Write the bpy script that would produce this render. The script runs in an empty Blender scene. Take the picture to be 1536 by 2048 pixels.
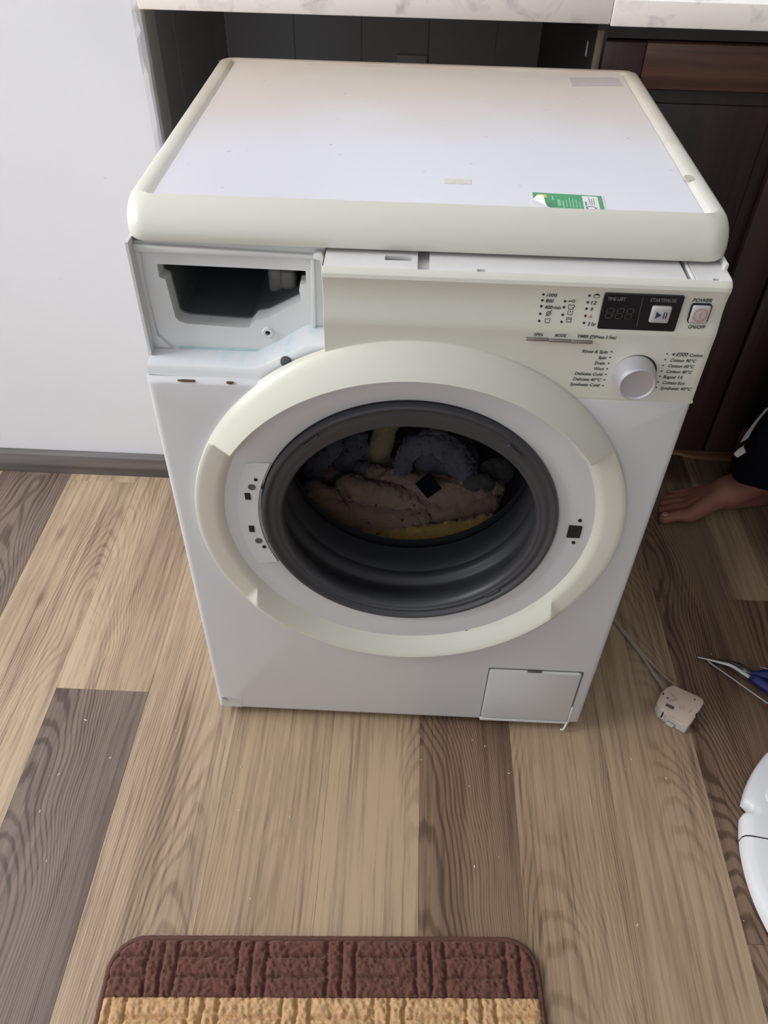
import bpy, bmesh, math, random
import numpy as np
from mathutils import Vector, Matrix, noise
from mathutils.geometry import tessellate_polygon
random.seed(7); np.random.seed(7)
PI = math.pi
SC = bpy.context.scene
COL = SC.collection

# ------------------------------------------------------------------ camera, world, light, exposure
cd = bpy.data.cameras.new('camera'); cam = bpy.data.objects.new('camera', cd); COL.objects.link(cam)
cam.location = (-0.016, -0.7097, 1.1676); cam.rotation_euler = (0.8037, -0.0191, 0.042)
cd.sensor_fit = 'VERTICAL'; cd.sensor_height = 36.0; cd.lens = 1580.1/2048*36.0; cd.clip_start = 0.02
SC.camera = cam
SC.view_settings.view_transform = 'Standard'; SC.view_settings.look = 'None'
SC.view_settings.gamma = 1.0; SC.view_settings.use_curve_mapping = False
SC.view_settings.exposure = 0.0
W = bpy.data.worlds.new('world'); SC.world = W; W.use_nodes = True
W.node_tree.nodes['Background'].inputs[0].default_value = (0.80, 0.88, 1.0, 1)
W.node_tree.nodes['Background'].inputs[1].default_value = 1.0

def area(name, loc, target, sx, sy, power, color):
    l = bpy.data.lights.new(name, 'AREA'); l.shape = 'RECTANGLE'; l.size = sx; l.size_y = sy
    l.energy = power; l.color = color
    o = bpy.data.objects.new(name, l); COL.objects.link(o); o.location = loc
    o.rotation_euler = (Vector(target)-Vector(loc)).to_track_quat('-Z', 'Y').to_euler()
    return o
area('window_daylight', (-2.84, -0.25, 2.0), (0.0, -0.05, 0.75), 1.5, 1.5, 84, (0.985, 0.985, 1.0))
area('kitchen_window_daylight', (0.30, 1.215, 1.80), (0.05, 0.2, 0.85), 1.2, 0.9, 5.0, (0.97, 0.98, 1.0))
area('front_fill', (-0.65, -2.16, 1.35), (-0.4, 0.4, 0.75), 1.1, 1.9, 1.4, (0.98, 0.98, 1.0))  # unseen fill behind the camera, added to brighten the machine's front

# ------------------------------------------------------------------ materials
def N(nt, t, loc=(0, 0), **kw):
    n = nt.nodes.new(t)
    for k, v in kw.items():
        if k.startswith('i_'):
            n.inputs[k[2:].replace('_', ' ')].default_value = v
        else: setattr(n, k, v)
    return n
def c4(c): return (c[0], c[1], c[2], 1.0)
def srgb(r, g, b):
    f = lambda u: (u/255/12.92) if u/255 <= 0.04045 else ((u/255+0.055)/1.055)**2.4
    return (f(r), f(g), f(b))
def nvec(p):
    p = Vector(p)
    return Vector((noise.noise(p), noise.noise(p+Vector((17.3, 5.1, 9.7))), noise.noise(p+Vector((3.9, 31.7, 22.3)))))
MATS = {}
def mat(name, col, rough=0.5, metal=0.0, var=0.06, vscale=14.0, bump=0.0, bscale=200.0, spec=0.5, coat=0.0, sheen=0.0):
    if name in MATS: return MATS[name]
    m = bpy.data.materials.new(name); m.use_nodes = True; nt = m.node_tree; L = nt.links
    b = nt.nodes['Principled BSDF']
    tc = N(nt, 'ShaderNodeTexCoord')
    n = N(nt, 'ShaderNodeTexNoise', i_Scale=vscale, i_Detail=4.0)
    L.new(tc.outputs['Object'], n.inputs['Vector'])
    mx = N(nt, 'ShaderNodeMix', data_type='RGBA')
    mx.inputs[6].default_value = c4([v*(1-var) for v in col]); mx.inputs[7].default_value = c4([min(1, v*(1+var)) for v in col])
    L.new(n.outputs['Fac'], mx.inputs[0]); L.new(mx.outputs[2], b.inputs['Base Color'])
    b.inputs['Roughness'].default_value = rough; b.inputs['Metallic'].default_value = metal
    b.inputs['Specular IOR Level'].default_value = spec
    if coat: b.inputs['Coat Weight'].default_value = coat; b.inputs['Coat Roughness'].default_value = 0.15
    if sheen: b.inputs['Sheen Weight'].default_value = sheen
    if bump:
        n2 = N(nt, 'ShaderNodeTexNoise', i_Scale=bscale, i_Detail=3.0)
        L.new(tc.outputs['Object'], n2.inputs['Vector'])
        bp = N(nt, 'ShaderNodeBump', i_Strength=bump, i_Distance=0.002)
        L.new(n2.outputs['Fac'], bp.inputs['Height']); L.new(bp.outputs[0], b.inputs['Normal'])
    MATS[name] = m
    return m

def floor_material():
    m = bpy.data.materials.new('wood_plank'); m.use_nodes = True; nt = m.node_tree; L = nt.links
    b = nt.nodes['Principled BSDF']
    tc = N(nt, 'ShaderNodeTexCoord'); oi = N(nt, 'ShaderNodeObjectInfo')
    rnd = N(nt, 'ShaderNodeMath', operation='MULTIPLY'); rnd.inputs[1].default_value = 37.0
    L.new(oi.outputs['Random'], rnd.inputs[0])
    off = N(nt, 'ShaderNodeCombineXYZ'); L.new(rnd.outputs[0], off.inputs['Z'])
    base = N(nt, 'ShaderNodeVectorMath', operation='ADD'); L.new(tc.outputs['Object'], base.inputs[0]); L.new(off.outputs[0], base.inputs[1])
    def scaled(sx, sy, sz=1.0):
        v = N(nt, 'ShaderNodeVectorMath', operation='MULTIPLY'); v.inputs[1].default_value = (sx, sy, sz)
        L.new(base.outputs[0], v.inputs[0]); return v.outputs[0]
    def noisef(vec, scale, det=3.0, rough=0.5, dist=0.0):
        n = N(nt, 'ShaderNodeTexNoise', i_Scale=scale, i_Detail=det, i_Roughness=rough, i_Distortion=dist)
        L.new(vec, n.inputs['Vector']); return n.outputs['Fac']
    def M(op, a, bb, clamp=False):
        n = N(nt, 'ShaderNodeMath', operation=op); n.use_clamp = clamp
        for i, x in enumerate((a, bb)):
            if x is None: continue
            if isinstance(x, (int, float)): n.inputs[i].default_value = x
            else: L.new(x, n.inputs[i])
        return n.outputs[0]
    def ramp(fac, lo, hi):
        n = N(nt, 'ShaderNodeMapRange'); n.inputs['From Min'].default_value = lo; n.inputs['From Max'].default_value = hi
        n.interpolation_type = 'SMOOTHSTEP'; L.new(fac, n.inputs['Value']); return n.outputs[0]
    # contour lines of a warped cone: cathedral arches in the middle, straight grain towards the sides
    sep = N(nt, 'ShaderNodeSeparateXYZ'); L.new(tc.outputs['Object'], sep.inputs[0])
    wob = noisef(scaled(3.0, 2.2), 1.0, 2.0)
    wob2 = noisef(scaled(22.0, 3.0), 1.0, 3.0)
    # obj.color alpha carries where across the plank the arches stand, and blue-channel-free tones come from rgb
    cen = M('SUBTRACT', oi.outputs['Alpha'], 0.5)
    cen = M('MULTIPLY', cen, 0.16)
    u = M('SUBTRACT', sep.outputs['X'], cen)
    u = M('ADD', u, M('MULTIPLY', M('SUBTRACT', wob, 0.5), 0.05))
    h = M('ADD', M('MULTIPLY', M('MULTIPLY', u, u), 72.0), M('MULTIPLY', sep.outputs['Y'], 0.85))
    h = M('ADD', h, M('MULTIPLY', wob, 0.9)); h = M('ADD', h, M('MULTIPLY', wob2, 0.13))
    lum = N(nt, 'ShaderNodeRGBToBW'); L.new(oi.outputs['Color'], lum.inputs[0])
    dk = M('SUBTRACT', 1.0, ramp(lum.outputs[0], 0.22, 0.36))
    ph = M('MULTIPLY', h, 2*PI*19.0)
    lines = ramp(M('SINE', ph, None), -0.1, 1.0)
    area_m = ramp(noisef(scaled(7.0, 1.0), 1.0, 1.0), 0.44, 0.62)
    lines = M('MULTIPLY', lines, M('ADD', M('MULTIPLY', M('MAXIMUM', area_m, M('MULTIPLY', dk, 0.8)), 0.95), 0.05))
    streak = ramp(noisef(scaled(62.0, 2.4), 1.0, 4.0, 0.6), 0.38, 0.66)
    fine = noisef(scaled(420.0, 14.0), 1.0, 3.0, 0.7)
    blotch = noisef(scaled(9.0, 2.2), 1.0, 3.0)
    knot = N(nt, 'ShaderNodeTexVoronoi', i_Scale=1.0); L.new(scaled(7.0, 2.6), knot.inputs['Vector'])
    kn = M('SUBTRACT', 1.0, ramp(knot.outputs['Distance'], 0.02, 0.10))
    kn = M('MULTIPLY', kn, 0.6)
    # red channel tints: base colour is the object colour
    hair = ramp(noisef(scaled(190.0, 4.5), 1.0, 3.0, 0.6), 0.46, 0.70)
    dark = M('MULTIPLY', lines, M('ADD', 0.34, M('MULTIPLY', dk, 0.34)))
    dark = M('ADD', dark, M('MULTIPLY', hair, 0.42))
    dark = M('ADD', dark, M('MULTIPLY', streak, 0.36))
    dark = M('ADD', dark, M('MULTIPLY', M('SUBTRACT', fine, 0.5), 0.85))
    dark = M('ADD', dark, kn)
    dark = M('ADD', dark, M('MULTIPLY', M('SUBTRACT', blotch, 0.5), 0.9))
    mx = N(nt, 'ShaderNodeMix', data_type='RGBA'); mx.clamp_factor = True
    L.new(dark, mx.inputs[0]); L.new(oi.outputs['Color'], mx.inputs[6])
    mul = N(nt, 'ShaderNodeMix', data_type='RGBA', blend_type='MULTIPLY'); mul.inputs[0].default_value = 1.0
    L.new(oi.outputs['Color'], mul.inputs[6]); mul.inputs[7].default_value = (0.36, 0.32, 0.30, 1)
    L.new(mul.outputs[2], mx.inputs[7])
    tint = N(nt, 'ShaderNodeMix', data_type='RGBA', blend_type='MULTIPLY')
    L.new(ramp(noisef(scaled(4.0, 1.0), 1.0, 2.0), 0.35, 0.7), tint.inputs[0])
    L.new(mx.outputs[2], tint.inputs[6]); tint.inputs[7].default_value = (0.92, 0.87, 0.87, 1)
    L.new(tint.outputs[2], b.inputs['Base Color'])
    b.inputs['Roughness'].default_value = 0.5
    b.inputs['Specular IOR Level'].default_value = 0.35
    bp = N(nt, 'ShaderNodeBump', i_Strength=0.25, i_Distance=0.0006)
    L.new(M('SUBTRACT', 1.0, M('ADD', M('MULTIPLY', lines, 0.5), M('MULTIPLY', fine, 0.7))), bp.inputs['Height'])
    L.new(bp.outputs[0], b.inputs['Normal'])
    return m

def grain_mat(name, c1, c2, axis='x', rough=0.45, sc=1.0):
    """dark streaky wood, grain along one axis"""
    m = bpy.data.materials.new(name); m.use_nodes = True; nt = m.node_tree; L = nt.links
    b = nt.nodes['Principled BSDF']; tc = N(nt, 'ShaderNodeTexCoord')
    v = N(nt, 'ShaderNodeVectorMath', operation='MULTIPLY')
    s = {'x': (2, 60, 60), 'y': (60, 2, 60), 'z': (60, 60, 2)}[axis]
    v.inputs[1].default_value = [q*sc for q in s]; L.new(tc.outputs['Object'], v.inputs[0])
    n = N(nt, 'ShaderNodeTexNoise', i_Scale=1.0, i_Detail=5.0, i_Distortion=1.2); L.new(v.outputs[0], n.inputs['Vector'])
    r = N(nt, 'ShaderNodeValToRGB'); r.color_ramp.elements[0].position = 0.35; r.color_ramp.elements[1].position = 0.68
    r.color_ramp.elements[0].color = c4(c1); r.color_ramp.elements[1].color = c4(c2)
    L.new(n.outputs['Fac'], r.inputs['Fac']); L.new(r.outputs['Color'], b.inputs['Base Color'])
    b.inputs['Roughness'].default_value = rough
    bp = N(nt, 'ShaderNodeBump', i_Strength=0.15, i_Distance=0.001)
    L.new(n.outputs['Fac'], bp.inputs['Height']); L.new(bp.outputs[0], b.inputs['Normal'])
    MATS[name] = m
    return m

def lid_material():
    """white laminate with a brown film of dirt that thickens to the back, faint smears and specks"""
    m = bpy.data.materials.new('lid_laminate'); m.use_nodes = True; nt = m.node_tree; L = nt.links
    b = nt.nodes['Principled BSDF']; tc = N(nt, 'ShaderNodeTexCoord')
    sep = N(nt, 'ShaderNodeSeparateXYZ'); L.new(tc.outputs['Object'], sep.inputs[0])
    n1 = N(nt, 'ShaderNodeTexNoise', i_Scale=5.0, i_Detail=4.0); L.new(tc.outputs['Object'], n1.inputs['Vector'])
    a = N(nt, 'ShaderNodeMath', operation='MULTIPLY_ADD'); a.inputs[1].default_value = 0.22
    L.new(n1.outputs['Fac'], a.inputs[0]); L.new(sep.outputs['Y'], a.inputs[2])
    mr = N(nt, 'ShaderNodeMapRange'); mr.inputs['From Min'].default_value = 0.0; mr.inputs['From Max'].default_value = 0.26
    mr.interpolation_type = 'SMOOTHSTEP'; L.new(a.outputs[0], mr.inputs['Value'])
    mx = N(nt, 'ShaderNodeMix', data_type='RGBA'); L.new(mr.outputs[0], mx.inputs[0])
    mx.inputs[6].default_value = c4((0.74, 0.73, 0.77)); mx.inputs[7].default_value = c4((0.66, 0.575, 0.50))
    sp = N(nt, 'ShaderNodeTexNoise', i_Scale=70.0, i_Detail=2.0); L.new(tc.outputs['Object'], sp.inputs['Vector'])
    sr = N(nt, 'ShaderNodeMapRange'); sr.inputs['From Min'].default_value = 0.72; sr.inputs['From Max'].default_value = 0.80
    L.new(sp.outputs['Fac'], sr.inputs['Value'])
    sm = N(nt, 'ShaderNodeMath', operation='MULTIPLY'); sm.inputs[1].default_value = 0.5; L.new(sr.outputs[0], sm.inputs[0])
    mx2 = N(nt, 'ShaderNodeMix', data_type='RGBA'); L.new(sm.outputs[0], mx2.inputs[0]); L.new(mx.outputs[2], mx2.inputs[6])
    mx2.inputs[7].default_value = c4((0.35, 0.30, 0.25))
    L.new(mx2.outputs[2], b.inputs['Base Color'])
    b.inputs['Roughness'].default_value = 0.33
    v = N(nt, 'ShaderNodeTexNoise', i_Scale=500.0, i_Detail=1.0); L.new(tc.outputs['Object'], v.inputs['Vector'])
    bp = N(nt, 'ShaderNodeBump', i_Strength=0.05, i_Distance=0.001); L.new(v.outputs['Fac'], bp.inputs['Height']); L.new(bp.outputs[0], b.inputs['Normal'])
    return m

def stain_mat(name, base, stain, z0, z1, sc=30, thr=(0.45, 0.7), rough=0.4):
    """plastic with a streaky coloured detergent stain between two heights"""
    m = bpy.data.materials.new(name); m.use_nodes = True; nt = m.node_tree; L = nt.links
    b = nt.nodes['Principled BSDF']; tc = N(nt, 'ShaderNodeTexCoord')
    v = N(nt, 'ShaderNodeVectorMath', operation='MULTIPLY'); v.inputs[1].default_value = (sc*2.2, sc, sc*0.6); L.new(tc.outputs['Object'], v.inputs[0])
    n = N(nt, 'ShaderNodeTexNoise', i_Scale=1.0, i_Detail=4.0); L.new(v.outputs[0], n.inputs['Vector'])
    r = N(nt, 'ShaderNodeMapRange'); r.inputs['From Min'].default_value = thr[0]; r.inputs['From Max'].default_value = thr[1]
    L.new(n.outputs['Fac'], r.inputs['Value'])
    sep = N(nt, 'ShaderNodeSeparateXYZ'); L.new(tc.outputs['Object'], sep.inputs[0])
    g = N(nt, 'ShaderNodeMapRange'); g.inputs['From Min'].default_value = z0; g.inputs['From Max'].default_value = z1
    L.new(sep.outputs['X'], g.inputs['Value'])
    mu = N(nt, 'ShaderNodeMath', operation='MULTIPLY'); L.new(r.outputs[0], mu.inputs[0]); L.new(g.outputs[0], mu.inputs[1])
    mx = N(nt, 'ShaderNodeMix', data_type='RGBA'); L.new(mu.outputs[0], mx.inputs[0])
    mx.inputs[6].default_value = c4(base); mx.inputs[7].default_value = c4(stain)
    L.new(mx.outputs[2], b.inputs['Base Color']); b.inputs['Roughness'].default_value = rough
    return m

def marble_mat():
    m = bpy.data.materials.new('marble_print'); m.use_nodes = True; nt = m.node_tree; L = nt.links
    b = nt.nodes['Principled BSDF']; tc = N(nt, 'ShaderNodeTexCoord')
    n = N(nt, 'ShaderNodeTexNoise', i_Scale=26.0, i_Detail=6.0, i_Distortion=0.8); L.new(tc.outputs['Object'], n.inputs['Vector'])
    r = N(nt, 'ShaderNodeValToRGB'); r.color_ramp.elements[0].position = 0.26; r.color_ramp.elements[1].position = 0.46
    r.color_ramp.elements[0].color = c4((0.58, 0.54, 0.50)); r.color_ramp.elements[1].color = c4((0.90, 0.85, 0.77))
    L.new(n.outputs['Fac'], r.inputs['Fac']); L.new(r.outputs['Color'], b.inputs['Base Color'])
    b.inputs['Roughness'].default_value = 0.4
    return m

def wall_mat():
    m = bpy.data.materials.new('white_wall_paint'); m.use_nodes = True; nt = m.node_tree; L = nt.links
    b = nt.nodes['Principled BSDF']; tc = N(nt, 'ShaderNodeTexCoord')
    n = N(nt, 'ShaderNodeTexNoise', i_Scale=3.0, i_Detail=5.0); L.new(tc.outputs['Object'], n.inputs['Vector'])
    mx = N(nt, 'ShaderNodeMix', data_type='RGBA'); L.new(n.outputs['Fac'], mx.inputs[0])
    mx.inputs[6].default_value = c4((0.76, 0.77, 0.79)); mx.inputs[7].default_value = c4((0.83, 0.83, 0.85))
    s = N(nt, 'ShaderNodeTexNoise', i_Scale=30.0, i_Detail=3.0); L.new(tc.outputs['Object'], s.inputs['Vector'])
    sr = N(nt, 'ShaderNodeMapRange'); sr.inputs['From Min'].default_value = 0.73; sr.inputs['From Max'].default_value = 0.8; L.new(s.outputs['Fac'], sr.inputs['Value'])
    mx2 = N(nt, 'ShaderNodeMix', data_type='RGBA'); L.new(sr.outputs[0], mx2.inputs[0]); L.new(mx.outputs[2], mx2.inputs[6]); mx2.inputs[7].default_value = c4((0.6, 0.59, 0.57))
    L.new(mx2.outputs[2], b.inputs['Base Color']); b.inputs['Roughness'].default_value = 0.6
    n2 = N(nt, 'ShaderNodeTexNoise', i_Scale=12.0, i_Detail=5.0); L.new(tc.outputs['Object'], n2.inputs['Vector'])
    bp = N(nt, 'ShaderNodeBump', i_Strength=0.12, i_Distance=0.006); L.new(n2.outputs['Fac'], bp.inputs['Height']); L.new(bp.outputs[0], b.inputs['Normal'])
    return m

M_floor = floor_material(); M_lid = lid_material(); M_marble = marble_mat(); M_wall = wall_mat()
M_cream = mat('cream_plastic', (0.71, 0.70, 0.60), 0.32, var=0.03, vscale=6)
M_enamel = mat('white_enamel', (0.665, 0.665, 0.66), 0.34, var=0.025, vscale=5)
M_whitepl = mat('grey_white_plastic', (0.70, 0.71, 0.70), 0.42, var=0.04, vscale=20)
M_ledge = mat('unpainted_plastic', (0.76, 0.75, 0.74), 0.5, var=0.06, vscale=30)
M_stain = stain_mat('stained_plastic', (0.71, 0.735, 0.75), (0.50, 0.66, 0.71), -0.34, -0.20, thr=(.50,.78))
M_dark = mat('dark_hole', (0.010, 0.010, 0.012), 0.7, var=0.1)
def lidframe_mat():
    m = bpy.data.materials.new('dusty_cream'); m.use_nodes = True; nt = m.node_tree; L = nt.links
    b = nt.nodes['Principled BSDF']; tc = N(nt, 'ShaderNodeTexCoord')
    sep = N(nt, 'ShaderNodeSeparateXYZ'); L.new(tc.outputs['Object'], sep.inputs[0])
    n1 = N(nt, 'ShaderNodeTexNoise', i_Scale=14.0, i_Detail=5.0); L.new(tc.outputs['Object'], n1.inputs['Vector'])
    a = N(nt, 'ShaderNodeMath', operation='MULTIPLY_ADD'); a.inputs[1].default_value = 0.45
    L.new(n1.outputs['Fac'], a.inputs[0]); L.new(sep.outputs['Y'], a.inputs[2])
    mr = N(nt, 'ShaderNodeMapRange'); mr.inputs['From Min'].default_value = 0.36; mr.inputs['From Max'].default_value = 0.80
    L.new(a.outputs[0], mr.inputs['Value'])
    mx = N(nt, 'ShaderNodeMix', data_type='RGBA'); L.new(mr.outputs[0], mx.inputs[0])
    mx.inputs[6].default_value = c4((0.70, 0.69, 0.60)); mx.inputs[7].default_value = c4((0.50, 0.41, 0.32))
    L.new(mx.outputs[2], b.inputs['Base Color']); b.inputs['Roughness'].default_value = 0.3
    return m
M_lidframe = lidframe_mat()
M_pocket = mat('dark_grey_plastic', (0.085, 0.092, 0.095), 0.5, var=0.2, vscale=14)
M_rubber = mat('grey_rubber', (0.050, 0.052, 0.058), 0.42, var=0.12, vscale=12)
M_steel = mat('drum_steel', (0.16, 0.16, 0.175), 0.45, metal=0.9, var=0.1)
M_silver = mat('silver_paint', (0.58, 0.58, 0.61), 0.34, metal=0.55, var=0.03, bump=0.03, bscale=900)
M_button = mat('silver_button', (0.58, 0.57, 0.56), 0.35, metal=0.25, var=0.03)
M_black = mat('display_black', (0.008, 0.008, 0.013), 0.16, var=0.1, coat=0.4)
M_print = mat('dark_print', (0.035, 0.034, 0.04), 0.6, var=0.1)
M_printg = mat('grey_print', (0.16, 0.16, 0.17), 0.6, var=0.1)
M_printred = mat('red_print', (0.62, 0.17, 0.15), 0.6, var=0.1)
M_segment = mat('display_segments', (0.055, 0.062, 0.055), 0.4, var=0.05)
M_navy = mat('navy_print', (0.02, 0.035, 0.12), 0.5, var=0.05)
M_brownpl = mat('rusty_chip', (0.10, 0.045, 0.025), 0.8, var=0.3)

# ------------------------------------------------------------------ builders
def mk(name, verts, faces, m, parent=None, smooth=True, ang=35):
    me = bpy.data.meshes.new(name); me.from_pydata([tuple(v) for v in verts], [], faces); me.validate(); me.update()
    if m: me.materials.append(m)
    return link(name, me, parent, smooth, ang)
def link(name, me, parent=None, smooth=True, ang=35):
    o = bpy.data.objects.new(name, me); COL.objects.link(o)
    if smooth:
        me.polygons.foreach_set('use_smooth', [True]*len(me.polygons)); me.set_sharp_from_angle(angle=math.radians(ang))
    if parent:
        o.parent = parent; o.matrix_parent_inverse = root_inv(parent)
    return o
def root_inv(p):
    mw = Matrix.Identity(4); q = p
    chain = []
    while q: chain.append(q); q = q.parent
    for q in reversed(chain):
        mw = mw @ q.matrix_parent_inverse @ q.matrix_basis
    return mw.inverted()
def from_bm(name, bm, m, parent=None, smooth=True, ang=35):
    bmesh.ops.recalc_face_normals(bm, faces=bm.faces[:])
    me = bpy.data.meshes.new(name); bm.to_mesh(me); bm.free()
    if m: me.materials.append(m)
    return link(name, me, parent, smooth, ang)
def thing(name, label, cat, loc, group=None):
    o = bpy.data.objects.new(name, None); COL.objects.link(o); o.location = loc; o.empty_display_size = 0.05
    tag(o, label, cat, group); return o
def tag(o, label=None, cat=None, group=None, kind=None):
    if label: o['label'] = label
    if cat: o['category'] = cat
    if group: o['group'] = group
    if kind: o['kind'] = kind
    return o
def add_box(bm, x0, x1, y0, y1, z0, z1, bev=0.0, seg=2, rot=None):
    r = bmesh.ops.create_cube(bm, size=1.0)
    vs = r['verts']
    for v in vs:
        v.co = Vector(((x0+x1)/2+v.co.x*(x1-x0), (y0+y1)/2+v.co.y*(y1-y0), (z0+z1)/2+v.co.z*(z1-z0)))
    if bev > 0:
        es = list({e for v in vs for e in v.link_edges})
        r = bmesh.ops.bevel(bm, geom=es, offset=bev, segments=seg, profile=0.5, affect='EDGES')
        vs = list({v for f in r['faces'] for v in f.verts} | {v for v in vs if v.is_valid})
    if rot:
        c = Vector(((x0+x1)/2, (y0+y1)/2, (z0+z1)/2)); 
        for v in vs: v.co = c + rot @ (v.co-c)
    return vs
def box(name, x0, x1, y0, y1, z0, z1, m, parent=None, bev=0.0, seg=2, rot=None):
    bm = bmesh.new(); add_box(bm, x0, x1, y0, y1, z0, z1, bev, seg, rot); return from_bm(name, bm, m, parent)
def lathe_vf(prof, cx, cz, n=96, a0=0.0, a1=2*PI, axis='y'):
    """prof: (along, radius). around the y axis (front-facing) or the z axis"""
    full = abs(a1-a0-2*PI) < 1e-6
    k = n if full else n+1
    V, F = [], []
    for (y, r) in prof:
        for i in range(k):
            t = a0+(a1-a0)*i/n
            if axis == 'y': V.append((cx+r*math.cos(t), y, cz+r*math.sin(t)))
            else: V.append((cx+r*math.cos(t), cz+r*math.sin(t), y))
    for j in range(len(prof)-1):
        for i in range(n):
            i2 = (i+1) % k if full else i+1
            F.append((j*k+i, j*k+i2, (j+1)*k+i2, (j+1)*k+i))
    return V, F
def lathe(name, prof, cx, cz, m, parent=None, n=96, a0=0.0, a1=2*PI, axis='y', cap=False, ang=40):
    V, F = lathe_vf(prof, cx, cz, n, a0, a1, axis)
    if cap: F.append(tuple(range((len(prof)-1)*n, len(prof)*n)))
    return fix(mk(name, V, F, m, parent, True, ang))
def fix(o):
    bm = bmesh.new(); bm.from_mesh(o.data); bmesh.ops.recalc_face_normals(bm, faces=bm.faces[:]); bm.to_mesh(o.data); bm.free(); return o
def plate(name, outer, holes, y0, y1, m, parent=None, plane='xz', ang=30):
    """flat plate with holes; outer, holes = 2D points; front at y0, walls back to y1"""
    P = lambda q, d: Vector((q[0], d, q[1])) if plane == 'xz' else Vector((q[0], q[1], d))
    loops = [[P(q, y0) for q in outer]]+[[P(q, y0) for q in h] for h in holes]
    tl = [[Vector((q[0], q[1], 0)) for q in outer]]+[[Vector((q[0], q[1], 0)) for q in h] for h in holes]
    tris = tessellate_polygon(tl)
    V = [v for l in loops for v in l]; F = [tuple(t) for t in tris]
    n0 = len(V); s = 0
    for l, src in zip(loops, [outer]+holes):
        k = len(l); b = len(V)
        V += [P(q, y1) for q in src]
        for i in range(k): F.append((s+i, s+(i+1) % k, b+(i+1) % k, b+i))
        s += k
    return fix(mk(name, V, F, m, parent, True, ang))
def prism(name, pts, d0, d1, m, parent=None, plane='xy', bev=0.0, seg=2, z=None):
    """closed extrusion of a 2D outline; plane xy (d = z) or xz (d = y)"""
    P = (lambda q, d: (q[0], q[1], d)) if plane == 'xy' else (lambda q, d: (q[0], d, q[1]))
    bm = bmesh.new()
    a = [bm.verts.new(P(q, d0)) for q in pts]; b = [bm.verts.new(P(q, d1)) for q in pts]
    bm.faces.new(a); bm.faces.new(b); k = len(pts)
    for i in range(k): bm.faces.new((a[i], a[(i+1) % k], b[(i+1) % k], b[i]))
    if bev: bmesh.ops.bevel(bm, geom=bm.edges[:], offset=bev, segments=seg, profile=0.5, affect='EDGES')
    return from_bm(name, bm, m, parent)
def tube_vf(pts, rads, n=10, flat=1.0):
    V, F = [], []
    P = [Vector(p) for p in pts]
    for i, p in enumerate(P):
        t = (P[min(i+1, len(P)-1)]-P[max(i-1, 0)]).normalized()
        up = Vector((0, 0, 1)) if abs(t.z) < 0.95 else Vector((0, 1, 0))
        s = t.cross(up).normalized(); u = s.cross(t)
        r = rads[i] if isinstance(rads, (list, tuple)) else rads
        for k in range(n):
            a = 2*PI*k/n
            V.append(p+s*(r*math.cos(a))+u*(r*flat*math.sin(a)))
    for i in range(len(P)-1):
        for k in range(n):
            F.append((i*n+k, i*n+(k+1) % n, (i+1)*n+(k+1) % n, (i+1)*n+k))
    F.append(tuple(range(n))); F.append(tuple(range((len(P)-1)*n, len(P)*n)))
    return V, F
def tube(name, pts, rads, m, parent=None, n=10, flat=1.0):
    V, F = tube_vf(pts, rads, n, flat); return fix(mk(name, V, F, m, parent, True, 50))
def smooth_path(pts, n=8):
    P = [Vector(p) for p in pts]; out = []
    for i in range(len(P)-1):
        p0, p1, p2, p3 = P[max(i-1, 0)], P[i], P[i+1], P[min(i+2, len(P)-1)]
        for k in range(n):
            t = k/n
            out.append(0.5*((2*p1)+(p2-p0)*t+(2*p0-5*p1+4*p2-p3)*t*t+(3*p1-p0-3*p2+p3)*t**3))
    out.append(P[-1]); return out
def rrect(x0, x1, y0, y1, r, n=6):
    rs = r if isinstance(r, (list, tuple)) else [r]*4
    out = []
    for (cx, cy, a, rr) in ((x1-rs[0], y0+rs[0], -PI/2, rs[0]), (x1-rs[1], y1-rs[1], 0, rs[1]), (x0+rs[2], y1-rs[2], PI/2, rs[2]), (x0+rs[3], y0+rs[3], PI, rs[3])):
        for k in range(n+1):
            t = a+PI/2*k/n; out.append((cx+rr*math.cos(t), cy+rr*math.sin(t)))
    return out
def join_vf(name, parts, m, parent=None, smooth=True, ang=40):
    V, F = [], []
    for v, f in parts:
        b = len(V); V += list(v); F += [tuple(i+b for i in q) for q in f]
    return fix(mk(name, V, F, m, parent, smooth, ang))
def disc_vf(cx, cz, r, y, n=16, sz=1.0):
    return [(cx+r*math.cos(2*PI*i/n), y, cz+r*sz*math.sin(2*PI*i/n)) for i in range(n)], [tuple(range(n))]
def capsule(bm, a, b, ra, rb, sub=3):
    pts = []
    for c, r in ((a, ra), (b, rb)):
        t = bmesh.new(); bmesh.ops.create_icosphere(t, subdivisions=sub, radius=1.0)
        rr = r if isinstance(r, (tuple, list)) else (r, r, r)
        pts += [Vector((c[0]+v.co.x*rr[0], c[1]+v.co.y*rr[1], c[2]+v.co.z*rr[2])) for v in t.verts]; t.free()
    vs = [bm.verts.new(p) for p in pts]
    r = bmesh.ops.convex_hull(bm, input=vs)
    dead = [g for g in r['geom_interior'] if isinstance(g, bmesh.types.BMVert)]
    bmesh.ops.delete(bm, geom=dead, context='VERTS')
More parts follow.
